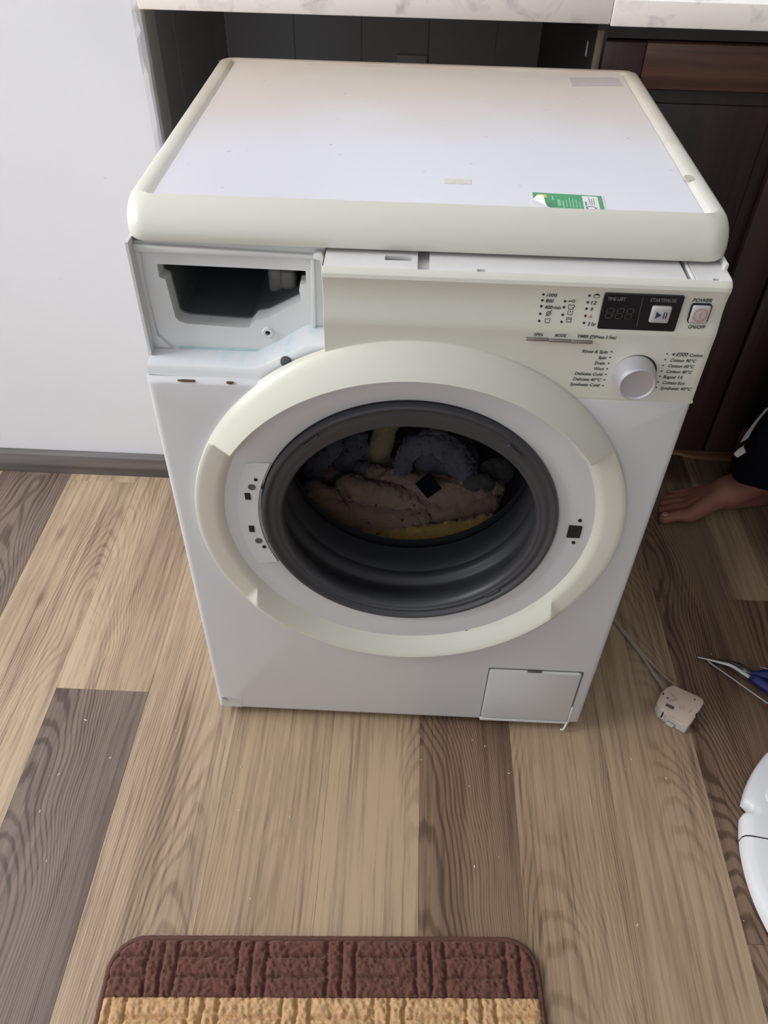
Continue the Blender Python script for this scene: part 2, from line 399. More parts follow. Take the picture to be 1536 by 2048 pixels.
def blob(name, bm, voxel, m, parent, smooth_it=4, disp=0.0, dscale=30, fine=0.0):
    me = bpy.data.meshes.new('tmp'); bm.to_mesh(me); bm.free()
    o = bpy.data.objects.new('tmp', me); COL.objects.link(o)
    r = o.modifiers.new('r', 'REMESH'); r.mode = 'VOXEL'; r.voxel_size = voxel
    s = o.modifiers.new('s', 'SMOOTH'); s.factor = .5; s.iterations = smooth_it
    dg = bpy.context.evaluated_depsgraph_get(); me2 = bpy.data.meshes.new_from_object(o.evaluated_get(dg)); me2.name = name
    bpy.data.objects.remove(o); bpy.data.meshes.remove(me)
    if disp:
        for v in me2.vertices:
            p = v.co*dscale; w = nvec(p*.5)
            f = (.5-abs(noise.noise(Vector((p.x, p.y, p.z*.6))+w)))
            if fine: f = f*.8+fine*(.4-abs(noise.noise(p*2.3+w*1.5)))+fine*.45*(.3-abs(noise.noise(p*5.0+w*2)))
            v.co += v.normal*disp*f
    me2.materials.clear(); me2.materials.append(m)
    return link(name, me2, parent, True, 180)
def pyat(z): return np.interp(z, PZ, PY)

# ------------------------------------------------------------------ the setting
def struct(o): o['kind'] = 'structure'; return o
XL, XR, YF, YB, ZC = -2.8, 1.95, -2.2, 1.22, 2.8
# floor: every plank its own piece
floor = struct(box('floor', XL-.1, XR+.1, YF-.1, YB+.1, -0.06, -0.005, mat('floor_underlay', (0.03, 0.025, 0.02), 0.9)))
edges = [-.742-.154*14, -.742-.154*13, -.742-.154*12, -.742-.154*11, -.742-.154*10, -.742-.154*9, -.742-.154*8, -.742-.154*7, -.742-.154*6, -.742-.154*5, -.742-.154*4, -.742-.154*3, -.742-.154*2, -.895, -.742, -.587, -.4285, -.270, -.107, .037, .1855, .337, .488, .640, .792, .944, 1.096, 1.248, 1.40, 1.552, 1.704, 1.856, 2.008]
LT, MD, DK, PU = (0.51, 0.395, 0.262), (0.45, 0.335, 0.212), (0.265, 0.182, 0.118), (0.215, 0.162, 0.130)
tones = {5: (PU, PU, .5), 6: (LT, LT, 1.0), 7: (PU, LT, .02), 8: (LT, LT, .8), 9: (MD, MD, .6), 10: (MD, MD, 1.0), 11: (DK, DK, .0), 12: (MD, MD, .3), 13: (MD, MD, .6), 14: (DK, DK, .0), 15: (DK, MD, .4), 16: (MD, DK, .6)}
joints = {6: 0.560, 7: 0.033, 5: 0.85, 8: -0.62, 9: 0.70, 10: 0.64, 11: 0.75, 12: -.75, 13: 0.62, 14: 0.90, 15: 0.30}
for i in range(len(edges)-1):
    x0, x1 = max(edges[i], XL), min(edges[i+1], XR)
    if x1-x0 < 0.02: continue
    j = joints.get(i-8, random.uniform(-.6, .6))
    cuts = [YF]
    y = j-1.22*4
    while y < YB:
        if y > YF+.02: cuts.append(y)
        y += 1.22
    cuts.append(YB)
    tn = tones.get(i-8)
    for k in range(len(cuts)-1):
        a, b = cuts[k], cuts[k+1]
        if b-a < .01: continue
        g = 0.00012
        cx, cy = (x0+x1)/2, (a+b)/2
        bm = bmesh.new(); add_box(bm, x0+g-cx, x1-g-cx, a+g-cy, b-g-cy, -0.004, 0.0, 0.00025, 1)
        o = from_bm('plank', bm, M_floor, None, False); o.location = (cx, cy, 0)
        o.parent = floor
        if tn:
            base = tn[0] if (b <= j+.01) else tn[1]; al = tn[2]
        else:
            base = random.choice([LT, MD, DK, PU]); al = random.random()
        o.color = (base[0], base[1], base[2], al)
# walls
def wall_rect(name, x0, x1, y0, y1, z0, z1, m=None): return struct(box(name, x0, x1, y0, y1, z0, z1, m or M_wall))
# stub wall left of the niche, with a ragged chipped corner edge
def stub():
    zs = [0+i*0.012 for i in range(int(ZC/0.012)+1)]+[ZC]
    V, F = [], []
    for z in zs:
        e = 0.0016*abs(noise.noise(Vector((3.1, 0, z*60))))+0.0035*max(0, noise.noise(Vector((9, 1, z*22))))
        if 0.81 < z < 0.86: e += 0.004*max(0, noise.noise(Vector((0, 5, z*150))))+0.002
        if 0.885 < z < 0.94: e += 0.005*abs(noise.noise(Vector((0, 9, z*90))))
        xr = -0.4195
        V += [(XL, 0.60, z), (xr-.012, 0.60, z), (xr-.003-e*1.6, 0.6008+e*.4, z), (xr-e*.4, 0.6035+e*1.2, z), (xr, 0.612, z), (xr-.006, 0.668, z), (XL, 0.668, z)]
    k = 7
    for j in range(len(zs)-1):
        for i in range(k-1): F.append((j*k+i, j*k+i+1, (j+1)*k+i+1, (j+1)*k+i))
    return struct(fix(mk('wall_left_stub', V, F, M_wall, None, False)))
stub()
M_reveal = mat('grey_reveal', (0.42, 0.41, 0.38), 0.8, var=0.12, vscale=9, bump=0.2, bscale=60)  # grey for the thin sheet over the white wall's return
struct(box('trim_1', -0.4195, -0.4180, 0.614, 0.668, 0.0, 0.892, M_reveal))
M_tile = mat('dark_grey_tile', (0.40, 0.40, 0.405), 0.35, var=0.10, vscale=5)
M_grout = mat('pale_grout', (0.56, 0.56, 0.56), 0.8, var=0.1)
bm = bmesh.new(); KX0, KX1, KZ0, KZ1 = -0.33, 0.93, 1.32, 2.28
add_box(bm, -0.46, KX0, YB+.012, YB+.1, 0, ZC); add_box(bm, KX1, XR, YB+.012, YB+.1, 0, ZC); add_box(bm, KX0, KX1, YB+.012, YB+.1, 0, KZ0); add_box(bm, KX0, KX1, YB+.012, YB+.1, KZ1, ZC)
wb = struct(from_bm('wall_back', bm, M_wall, None, False))
bm = bmesh.new()
for (a, b, c, d) in ((KX0, KX1, KZ0, KZ0+.05), (KX0, KX1, KZ1-.05, KZ1), (KX0, KX0+.05, KZ0+.05, KZ1-.05), (KX1-.05, KX1, KZ0+.05, KZ1-.05), (.28, .32, KZ0+.05, KZ1-.05)):
    add_box(bm, a, b, YB+.04, YB+.08, c, d, 0.004)
struct(from_bm('window_2', bm, M_enamel, None))
struct(box('wall_niche_left', -0.50, -0.436, 0.668, YB+.012, 0, ZC, M_grout))
nl = bpy.data.objects['wall_niche_left']
gro = struct(box('wall_niche_back', -0.46, XR, YB+.004, YB+.0125, 0, 0.90, M_grout))
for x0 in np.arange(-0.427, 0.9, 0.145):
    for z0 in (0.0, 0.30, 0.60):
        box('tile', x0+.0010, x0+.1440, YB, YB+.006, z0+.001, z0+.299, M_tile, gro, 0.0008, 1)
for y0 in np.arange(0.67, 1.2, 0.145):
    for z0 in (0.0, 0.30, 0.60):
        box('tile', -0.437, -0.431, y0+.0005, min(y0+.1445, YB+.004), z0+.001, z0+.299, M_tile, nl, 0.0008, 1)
# left wall with the window opening, front wall with a doorway, right wall, ceiling
wy0, wy1, wz0, wz1 = -1.05, 0.55, 1.2, 2.78
bm = bmesh.new()
add_box(bm, XL-.12, XL, YF, wy0, 0, ZC); add_box(bm, XL-.12, XL, wy1, 0.668, 0, ZC); add_box(bm, XL-.12, XL, wy0, wy1, 0, wz0); add_box(bm, XL-.12, XL, wy0, wy1, wz1, ZC)
struct(from_bm('wall_left', bm, M_wall, None, False))
bm = bmesh.new()
for (a, b, c, d) in ((wy0, wy1, wz0, wz0+.05), (wy0, wy1, wz1-.05, wz1), (wy0, wy0+.05, wz0+.05, wz1-.05), (wy1-.05, wy1, wz0+.05, wz1-.05), (-.27, -.23, wz0+.05, wz1-.05)):
    add_box(bm, XL-.09, XL-.05, a, b, c, d, 0.004)
struct(from_bm('window_1', bm, M_enamel, None))
bm = bmesh.new(); add_box(bm, XL-.12, -1.2, YF-.1, YF, 0, ZC); add_box(bm, -.1, XR+.1, YF-.1, YF, 0, ZC); add_box(bm, -1.2, -.1, YF-.1, YF, 2.3, ZC)
struct(from_bm('wall_front', bm, M_wall, None, False))
struct(box('wall_right', XR, XR+.1, YF, YB+.1, 0, ZC, mat('brown_wall', (0.30, 0.27, 0.24), 0.7)))
struct(box('ceiling', XL-.12, XR+.1, YF-.1, YB+.1, ZC, ZC+.05, M_wall))
# baseboard of grey wood under the stub wall
M_bb = grain_mat('grey_wood', srgb(92, 88, 86), srgb(128, 124, 122), 'x', 0.45, 0.5)
bm = bmesh.new(); add_box(bm, XL, -0.452, 0.5805, 0.5995, 0.0, 0.052, 0.0012, 2)
struct(from_bm('baseboard_left', bm, M_bb, None))

# ------------------------------------------------------------------ worktop and base cabinet
wt = box('worktop', -0.418, 0.2555, 0.590, YB-.001, 0.8935, 0.927, M_marble, None, 0.002, 2)
tag(wt, 'white marbled worktop slab with a dark open niche beneath it, left of the seam', 'worktop')
wt2 = box('worktop', 0.2563, XR-.002, 0.5885, YB-.001, 0.8915, 0.9245, M_marble, None, 0.002, 2)
tag(wt2, 'white marbled worktop slab above the dark wooden cabinet, right of the seam', 'worktop')
M_wood = grain_mat('dark_brown_wood', srgb(72, 48, 36), srgb(98, 67, 51), 'x', 0.42)
M_woodv = grain_mat('dark_brown_wood_upright', srgb(46, 33, 29), srgb(64, 45, 38), 'z', 0.42)
M_panel = grain_mat('dark_panel_wood', srgb(36, 26, 25), srgb(50, 36, 33), 'z', 0.42)
M_side = mat('black_brown_board', srgb(44, 42, 41), 0.4, var=0.2, vscale=20)
M_edge = mat('worn_edge', srgb(122, 100, 84), 0.6, var=0.2, vscale=40)
cb = thing('kitchen_cabinet', 'dark brown wooden kitchen base cabinet right of the washing machine, under the worktop', 'cabinet', (0.9, 0.9, 0))
bm = bmesh.new(); X1 = XR-.01
add_box(bm, 0.246, 0.262, 0.622, YB-.002, 0.10, 0.890); add_box(bm, 0.262, X1, YB-.02, YB-.002, 0.10, 0.89)
add_box(bm, 0.262, X1, 0.64, YB-.02, 0.10, 0.116); add_box(bm, 0.262, X1, 0.64, YB-.02, 0.872, 0.890); add_box(bm, X1-.016, X1, 0.64, YB-.02, 0.116, 0.872)
from_bm('carcass', bm, M_side, cb, False)
box('toe_kick', 0.262, X1, 0.76, 0.775, 0.0, 0.10, M_side, cb)
bm = bmesh.new(); add_box(bm, 0.2465, 0.2565, 0.6195, 0.6225, 0.10, 0.880, 0.0008); from_bm('worn_edge', bm, M_edge, cb)
box('scratch', 0.2452, 0.2462, 0.675, 0.683, 0.832, 0.852, mat('bare_paint', (0.7, 0.7, 0.68), .6), cb)
bm = bmesh.new(); add_box(bm, .257, X1, 0.632, 0.650, 0.868, 0.890); from_bm('top_rail', bm, M_side, cb)
def cab_door(x0, x1):
    d = box('door', x0+.055, x1-.055, 0.634, 0.642, 0.155, 0.800, M_panel, cb, 0.001)
    box('stile', x0, x0+.062, 0.620, 0.640, 0.105, 0.866, M_woodv, d, 0.003)
    box('stile', x1-.062, x1, 0.620, 0.640, 0.105, 0.866, M_woodv, d, 0.003)
    box('rail', x0+.062, x1-.062, 0.6205, 0.640, 0.803, 0.866, M_wood, d, 0.003)
    box('rail', x0+.062, x1-.062, 0.6205, 0.640, 0.105, 0.168, M_wood, d, 0.003)
    bm = bmesh.new(); add_box(bm, x0+.085, x1-.085, 0.629, 0.636, 0.190, 0.782, 0.004, 2); from_bm('raised_field', bm, M_panel, d)
for a, b in ((0.260, 0.625), (0.630, 0.995), (1.0, 1.365), (1.37, 1.735)): cab_door(a, b)
# socket on the niche wall
sk = box('socket_plate', -0.060, 0.007, YB-.010, YB-.0005, 0.610, 0.693, mat('grey_socket', (0.52, 0.52, 0.50), 0.5), None, 0.003)
tag(sk, 'dark grey wall socket plate on the niche wall behind the machine', 'socket')
# light wooden strip lying under the cabinet
st = thing('wooden_strip', 'thin pale wooden strip lying on the floor along the cabinet foot', 'strip', (0.75, 0.73, 0))
mk_strip = smooth_path([(0.585, 0.740, .004), (0.625, 0.736, .004), (0.672, 0.724, .004), (0.76, 0.7225, .004), (0.95, 0.724, .004)], 5)
V, F = [], []
for p in mk_strip:
    wdt = .009 if p.x > .65 else .004+.005*(p.x-.575)/.075
    V += [(p.x, p.y-.001, 0.0), (p.x, p.y-.001, .008), (p.x, p.y+2*wdt, .010), (p.x, p.y+2*wdt, 0.0)]
n = len(mk_strip)
for i in range(n-1):
    for k in range(4): F.append((i*4+k, i*4+(k+1) % 4, (i+1)*4+(k+1) % 4, (i+1)*4+k))
F += [(0, 1, 2, 3), ((n-1)*4, (n-1)*4+1, (n-1)*4+2, (n-1)*4+3)]
fix(mk('slat', V, F, grain_mat('pale_pine', srgb(190, 140, 105), srgb(214, 170, 135), 'x', 0.6), st, True, 30))

# ------------------------------------------------------------------ washing machine
wm = thing('washing_machine', 'white front-loading washing machine without its door and drawer, pulled out onto the floor', 'washing machine', (0, 0.28, 0))
CX, CZ = -0.002, 0.4635
# steel shell
bm = bmesh.new()
add_box(bm, -0.2975, -0.2945, 0.028, 0.532, 0.016, 0.812); add_box(bm, 0.2945, 0.2975, 0.028, 0.532, 0.016, 0.812)
add_box(bm, -0.2945, 0.2945, 0.529, 0.532, 0.016, 0.812); add_box(bm, -0.2945, 0.2945, 0.03, 0.529, 0.016, 0.019)
from_bm('cabinet_shell', bm, M_enamel, wm, False)
for sx in (-.25, .25):
    for sy in (0.07, 0.48):
        lathe('foot', [(0.016, 0.012), (0.008, 0.012), (0.008, 0.020), (0.001, 0.022), (0.0, 0.020)], sx, sy, M_rubber, wm, 20, axis='z')
# front sheet: from the round cut-out to the folded outer edge
def front_sheet():
    x0, x1, z0, z1 = -0.2975, 0.2975, 0.016, 0.6685
    n = 200; A = sorted(set([2*PI*i/n for i in range(n)]+[math.atan2(z-CZ, x-CX) % (2*PI) for x in (x0, x1) for z in (z0, z1)]+
        [math.atan2(z1-CZ, x-CX) % (2*PI) for x in (-.14, -.1285, .1245, .136)]))
    def bd(t, ins):
        c, s = math.cos(t), math.sin(t)
        r = 9
        if c > 1e-9: r = min(r, (x1-ins-CX)/c)
        if c < -1e-9: r = min(r, (x0+ins-CX)/c)
        if s > 1e-9: r = min(r, (z1-ins*.5-CZ)/s)
        if s < -1e-9: r = min(r, (z0+ins-CZ)/s)
        return r
    loops = [lambda t: (0.240, 0.0), lambda t: (max(.240, bd(t, .009)), 0.0), lambda t: (max(.240, bd(t, .0045)), .0008), lambda t: (max(.240, bd(t, .0015)), .003), lambda t: (max(.240, bd(t, 0)), .007), lambda t: (max(.240, bd(t, 0)), .029)]
    V, F = [], []
    for lp in loops:
        for t in A:
            r, y = lp(t); V.append((CX+r*math.cos(t), y, CZ+r*math.sin(t)))
    k = len(A)
    for j in range(len(loops)-1):
        for i in range(k):
            i2 = (i+1) % k
            if bd(A[i], 0) < .241 and bd(A[i2], 0) < .241: continue
            F.append((j*k+i, j*k+i2, (j+1)*k+i2, (j+1)*k+i))
    return fix(mk('front_panel', V, F, M_enamel, wm, True, 40))
fp = front_sheet()
# recessed round plate seen inside the ring
rp = lathe('door_recess_plate', [(0.030, 0.1865), (0.007, 0.1870), (0.0050, 0.190), (0.0030, 0.222), (0.0030, 0.243)], CX, CZ, M_enamel, wm, 128)
# hinge pad, screw holes, latch hole
def pad():
    q = []
    for i in range(13): t = math.radians(156+ (204-156)*i/12); q.append((CX+.2165*math.cos(t), CZ+.2165*math.sin(t)))
    for i in range(13): t = math.radians(206-(206-152)*i/12); q.append((CX+.190*math.cos(t), CZ+.190*math.sin(t)))
    return prism('hinge_pad', q, 0.0020, 0.0045, M_enamel, rp, 'xz', 0.0006, 1)
pad()
def hole(cx, cz, r, y, m=M_dark, n=14, nm='screw_hole'):
    return lathe(nm, [(y, 0.0001), (y, r*.75), (y-.0004, r), (y+.001, r*1.12)], cx, cz, m, rp, n)
for (x, z, r, m) in ((-.1896, .5269, .0022, M_dark), (-.1957, .5143, .0045, M_pocket), (-.1815, .5142, .0026, M_dark), (-.1957, .4198, .0045, M_pocket), (-.1812, .4198, .0024, M_dark), (-.1894, .4088, .0026, M_dark)):
    hole(x, z, r, 0.0014, m)
for (x, z) in ((-.2022, .4988), (-.2028, .4417)):
    box('clip_slot', x-.0035, x+.0035, 0.0012, 0.0035, z-.0055, z+.0055, M_dark, rp)
plate('latch_hole', rrect(.2005, .2172, .4498, .4708, .001, 2), [], 0.0022, 0.004, M_dark, rp)
for (x, z) in ((.2119, .4805), (.2112, .4408)): hole(x, z, .0022, 0.0022)
prism('rust_chip', [(.090, .2482), (.092, .2502), (.0945, .2495), (.098, .2478), (.094, .2484)], 0.0022, 0.0035, M_brownpl, rp, 'xz')
# door ring: raised top and bottom arcs, lower side arcs where the door sat
def ring():
    def sm(a, b, x): x = min(1, max(0, (x-a)/(b-a))); return x*x*(3-2*x)
    def hi(s):
        # the raised arcs lean upward: proud at the inner rim on top, at the outer rim below
        q = .5+.5*s; cr = .2630*(1-q)+.2325*q; ib = .2315*(1-q)+.2265*q
        return [(.2675, .006), (.2673, -.0020), (.2664, -.0036-.0070*(1-q)), (cr+(.2664-cr)*.7, -.0105-.0022*(1-q)), (cr+(.2664-cr)*.3, -.0195+.0060*(1-q)), (cr, -.0240+.0098*(1-q)), (cr-(cr-ib)*.10, -.0238+.0104*(1-q)), (cr-(cr-ib)*.22, -.0220+.0104*(1-q)), (cr-(cr-ib)*.6, -.0095+.0050*(1-q)), (ib, .0045)]
    lo = [(.2675, .006), (.2672, -.0045), (.2662, -.0072), (.2640, -.0082), (.2600, -.0082), (.2520, -.0076), (.2440, -.0068), (.2395, -.0060), (.2350, -.0018), (.2312, .0045)]
    A = []
    t = 0.0
    while t < 360:
        A.append(t)
        near = min(abs(t-q) for q in (31, 151, 214, 327))
        t += 0.4 if near < 8 else 2.0
    V, F = [], []; k = len(hi(0))
    for t in A:
        s = math.sin(math.radians(t)); H = hi(s)
        for i in range(k):
            sl = (i-4)*0.5      # the step runs slightly aslant across the ring
            d = t
            m = max(sm(30.6+sl*.2, 31.8+sl*.2, d)*(1-sm(150.6-sl*.5, 152.0-sl*.5, d)), sm(213.5-sl*1.1, 218.5-sl*1.1, d)*(1-sm(321.5+sl*1.1, 326.5+sl*1.1, d)))
            r = lo[i][0]*(1-m)+H[i][0]*m; y = lo[i][1]*(1-m)+H[i][1]*m
            V.append((CX+r*math.cos(math.radians(t)), y, CZ+r*math.sin(math.radians(t))))
    n = len(A)
    for a in range(n):
        b = (a+1) % n
        for i in range(k-1): F.append((a*k+i, a*k+i+1, b*k+i+1, b*k+i))
    return fix(mk('door_ring', V, F, M_cream, wm, True, 40))
ring()
# rubber gasket and drum
GZ = 0.4615
gk = lathe('door_gasket', [(.030, .1870), (.012, .1875), (.003, .1872), (-.0012, .1850), (-.0018, .1820), (.0002, .1795), (.0030, .1785), (.0040, .1765), (.0034, .1740), (.0030, .1715), (.0045, .1690), (.0060, .1672), (.0055, .1655), (.0070, .1630), (.0120, .1605), (.018, .1600), (.024, .1620), (.032, .1710), (.046, .1775), (.060, .1778), (.066, .1755), (.0695, .1710), (.0745, .1682), (.081, .1675), (.0842, .1692), (.0862, .1686), (.090, .1660), (.102, .1650), (.122, .1665), (.135, .1700)], CX+.001, GZ, M_rubber, wm, 160, ang=70)
for v in gk.data.vertices:          # the front lip of the tired rubber sags a little
    if v.co.y > .04: v.co.z -= .013*min(1, (v.co.y-.04)/.02)
    if v.co.y < .03:
        r = math.hypot(v.co.x-CX, v.co.z-GZ)
        if r < .176: v.co.z -= (.005+.006*max(0, (v.co.z-GZ)/.16))*min(1, (.176-r)/.012)
for (x, z, a) in ((-.1192, .5899, 45), (.1165, .5877, -45), (.1196, .3339, 40)):
    bm = bmesh.new(); add_box(bm, x-.012, x+.012, 0.0015, 0.006, z-.0022, z+.0022, 0.0008, 1, Matrix.Rotation(math.radians(-a), 3, 'Y')); from_bm('gasket_tab', bm, M_rubber, gk)
dr = lathe('drum', [(.136, .168), (.140, .178), (.146, .225), (.156, .238), (.44, .238), (.452, .225), (.456, .12), (.446, .05), (.446, .0005)], CX, CZ, M_steel, wm, 72, ang=50)
for a in (30, 150, 270):
    t = math.radians(a); R = Matrix.Rotation(-t, 3, 'Y')
    bm = bmesh.new(); vs = add_box(bm, CX+.208, CX+.240, .19, .43, CZ-.018, CZ+.018, .012, 3)
    for v in vs: v.co = Vector((CX, 0, CZ))+R @ (v.co-Vector((CX, 0, CZ)))
    from_bm('paddle', bm, M_steel, dr)
# control panel
PZ = [.660, .668, .700, .735, .7435, .7465, .7495, .756, .765, .775, .785, .793, .7958, .7985, .8020, .8045, .8060]
PY = [.0005, .0000, -.0002, -.0009, -.0014, -.0018, -.0020, -.0012, .0004, .0018, .0016, .0002, -.0010, -.0018, -.0010, .0016, .0060]
def control_panel():
    xs = [-.0995, -.0990, -.0980]+list(np.linspace(-.09, .29, 77))+[.2950, .2966, .2974]
    zs = [z for z in PZ[1:]]
    zz = []
    for a, b in zip(zs[:-1], zs[1:]):
        m = max(1, int((b-a)/.004)); zz += [a+(b-a)*i/m for i in range(m)]
    zz.append(zs[-1])
    V, F = [], []
    def col(x, dy, back=None):
        zb = .668
        d = .2560**2-(x-CX)**2
        if d > 0: zb = max(zb, CZ+math.sqrt(d))
        for z in zz:
            z2 = max(z, zb)
            V.append((x, (float(pyat(z2))+dy) if back is None else back, z2))
    col(-.0995, 0, .044); col(-.0995, .0015)
    for x in xs[1:]: col(x, {xs[-3]: .0003, xs[-2]: .0012, xs[-1]: .0035}.get(x, 0))
    col(.2975, .008); col(.2975, 0, .028)
    k = len(zz); n = len(V)//k
    for i in range(n-1):
        for j in range(k-1): F.append((i*k+j, i*k+j+1, (i+1)*k+j+1, (i+1)*k+j))
    # underside lip
    o = mk('control_panel', V, F, M_cream, wm, True, 28)
    bm = bmesh.new(); bm.from_mesh(o.data); bmesh.ops.dissolve_degenerate(bm, dist=1e-6, edges=bm.edges[:]); bmesh.ops.remove_doubles(bm, verts=bm.verts[:], dist=1e-6)
    bmesh.ops.recalc_face_normals(bm, faces=bm.faces[:]); bm.to_mesh(o.data); bm.free()
    return o
cp = control_panel()
bm = bmesh.new(); add_box(bm, .135, .2974, .0005, .028, .6655, .6682); from_bm('lower_lip', bm, M_cream, cp, False)
# top of the panel, seen under the pushed-back lid: two covers with slots and a rib between
lg = plate('panel_top', [(-.0985, .0055), (.2970, .0055), (.2970, .10), (-.0985, .10)],
  [[(-.0390, .0235), (-.0390, .0335), (-.0124, .0335), (-.0124, .0235)], [(.0513, .0062), (.0513, .0118), (.0598, .0118), (.0598, .0062)], [(.2790, .0062), (.2790, .0108), (.2858, .0108), (.2858, .0062)], [(-.0066, .0062), (-.0066, .09), (.0052, .09), (.0052, .0062)], [(.2540, .0075), (.2540, .09), (.2632, .09), (.2632, .0075)]],
  .8058, .7990, M_ledge, wm, 'xy')
box('slot_floor', -.042, -.008, .020, .037, .7982, .7992, M_dark, lg)
box('groove_floor', -.008, .30-.003, .0055, .095, .7972, .7990, M_ledge, lg)
box('rib', .2595, .2628, .008, .09, .799, .8055, M_ledge, lg, .0008)
# lamps, printing, buttons
def text_mesh(items):
    """items: (string, x_left or None, x_right or None, z baseline, cap height, width or None, slant)"""
    V, F = [], []
    for (s, xl, xr, z, cap, wd, sl) in items:
        cu = bpy.data.curves.new('t', 'FONT'); cu.body = s; cu.size = cap/0.70; cu.resolution_u = 2; cu.offset = cap*.035
        o = bpy.data.objects.new('t', cu); COL.objects.link(o)
        dg = bpy.context.evaluated_depsgraph_get(); me = bpy.data.meshes.new_from_object(o.evaluated_get(dg))
        P = [v.co.copy() for v in me.vertices]
        mnx, mxx = min(p.x for p in P), max(p.x for p in P)
        k = 1.0 if wd is None else wd/(mxx-mnx)
        w = (mxx-mnx)*k
        x0 = xl if xl is not None else xr-w
        b = len(V)
        for p in P:
            zz = z+p.y; V.append((x0+(p.x-mnx)*k+p.y*sl, float(pyat(zz))-.00045, zz))
        F += [tuple(i+b for i in f.vertices) for f in me.polygons]
        bpy.data.objects.remove(o); bpy.data.meshes.remove(me); bpy.data.curves.remove(cu)
    return V, F
def seg(p, q, w, off=.00045):
    """a printed stroke on the panel"""
    a, b = Vector(p), Vector(q); d = (b-a); n = Vector((-d.y, d.x)).normalized()*w/2
    Q = [a-n, b-n, b+n, a+n]
    return [(v.x, float(pyat(v.y))-off, v.y) for v in Q], [(0, 1, 2, 3)]
def arc(cx, cz, rx, rz, a0, a1, w, n=14):
    out = []
    P = [(cx+rx*math.cos(math.radians(a0+(a1-a0)*i/n)), cz+rz*math.sin(math.radians(a0+(a1-a0)*i/n))) for i in range(n+1)]
    for i in range(n): out.append(seg(P[i], P[i+1], w))
    return out
def poly(pts): return [(x, float(pyat(z))-.00045, z) for x, z in pts], [tuple(range(len(pts)))]
def lines(pts, w=.0006): return [seg(a, b, w) for a, b in zip(pts[:-1], pts[1:])]
T = [('1000', .1208, None, .7851, .0038, .0100, .15), ('800', .1208, None, .7787, .0038, .0078, .15), ('400', .1208, None, .7717, .0038, .0078, .15), ('r/min', .1292, None, .7719, .0034, .0078, .15),
     ('12', .1655, None, .7783, .0038, .0052, .15), ('9', .1660, None, .7713, .0038, None, .15), ('3 hr', .1661, None, .7563, .0038, .0082, .15),
     ('SPIN', .1145, None, .7424, .0036, .0088, .1), ('MODE', .1358, None, .7424, .0036, .0112, .1), ('TIMER (', .1583, None, .7424, .0036, .0140, .1), ('Press 3 Sec)', .1762, None, .7424, .0036, .0215, .1),
     ('POWER', .2629, None, .7856, .0040, .0189, .2), ('ON/OFF', .2656, None, .7575, .0036, .0168, .2)]
for s, xl, z in (('Rinse & Spin', .1667, .7247), ('Spin', .1846, .7177), ('Drain', .1823, .7109), ('Wool', .1827, .7040), ('Delicate Cold', .1646, .6970), ('Delicate 40°C', .1638, .6901), ('Synthetic Cold', .1618, .6833)):
    T.append((s, xl, None, z, .0037, .1930-xl, .2))
for s, xl, xr, z in (('Cotton', .2764, .2900, .7249), ('Cotton 90°C', .2586, .2849, .7180), ('Cotton 60°C', .2585, .2849, .7110), ('Cotton 40°C', .2584, .2848, .7040), ('Rapid 15', .2572, .2772, .6970), ('Cotton Eco', .2582, .2816, .6898), ('Synthetic 40°C', .2577, .2902, .6828)):
    T.append((s, xl, None, z, .0037, xr-xl, .2))
pr = [text_mesh(T)]
# snowflake and ECO badge
for a in (0, 60, 120):
    c, s = .0021*math.cos(math.radians(a+90)), .0021*math.sin(math.radians(a+90)); pr.append(seg((.2605-c, .7268-s), (.2605+c, .7268+s), .0006))
pr.append(poly([(.2632, .7247), (.2742, .7247), (.2754, .7290), (.2644, .7290)]))
join_vf('printed_lettering', pr, M_print, cp, False)['kind'] = 'stuff'
V, F = text_mesh([('ECO', .2647, None, .7253, .0030, .0090, .2)])
mk('badge_lettering', [(x, y-.0003, z) for x, y, z in V], F, M_cream, cp, False)
V, F = text_mesh([('6', .1664, None, .7642, .0038, None, .15)]); mk('red_lettering', V, F, M_printred, cp, False)
# pictograms
def spinner(cx, cz): return arc(cx, cz, .0021, .0021, 0, 360, .0008)+[seg((cx-.0024, cz-.0028), (cx+.0030, cz+.0034), .0008)]
def tub(cx, cz, lvl=0):
    o = lines([(cx-.0024, cz+.0024), (cx-.0022, cz-.0022), (cx+.0022, cz-.0022), (cx+.0024, cz+.0024)])
    if lvl: o += [seg((cx-.0024, cz+.0022+.0000), (cx+.0024, cz+.0022), .0006), seg((cx-.0023, cz+.0006), (cx+.0023, cz+.0006), .0006)]
    return o
ic = spinner(.1258, .7672)+tub(.1258, .7600)+lines([(.1234, .7622), (.1248, .7612), (.1260, .7618), (.1282, .7622)], .0005)
ic += [seg((.1432, .7812), (.1468, .7812), .0008), seg((.1436, .7812), (.1436, .7800), .0007), seg((.1448, .7812), (.1448, .7802), .0007)]+arc(.1482, .7812, .0014, .0014, 0, 360, .0007)
ic += lines([(.1440, .7768), (.1448, .7724), (.1490, .7724), (.1502, .7762), (.1484, .7772), (.1475, .7760), (.1462, .7772), (.1440, .7768)])+[seg((.1478, .7738), (.1504, .7752), .0006)]
ic += tub(.1470, .7690)+[seg((.1470, .7712), (.1470, .7690), .0009)]
ic += tub(.1468, .7614, 1)
for (cx, cz) in ((.1695, .7880), (.1740, .7440)):
    s = 1.0 if cz > .77 else .75
    ic += arc(cx, cz-.0004, .0030*s, .0022*s, 0, 360, .0006)+[poly([(cx+.0030*s*math.cos(math.radians(a)), cz+.0002+.0024*s*math.sin(math.radians(a))) for a in range(10, 171, 16)])]
join_vf('printed_pictograms', ic, M_print, cp, False)['kind'] = 'stuff'
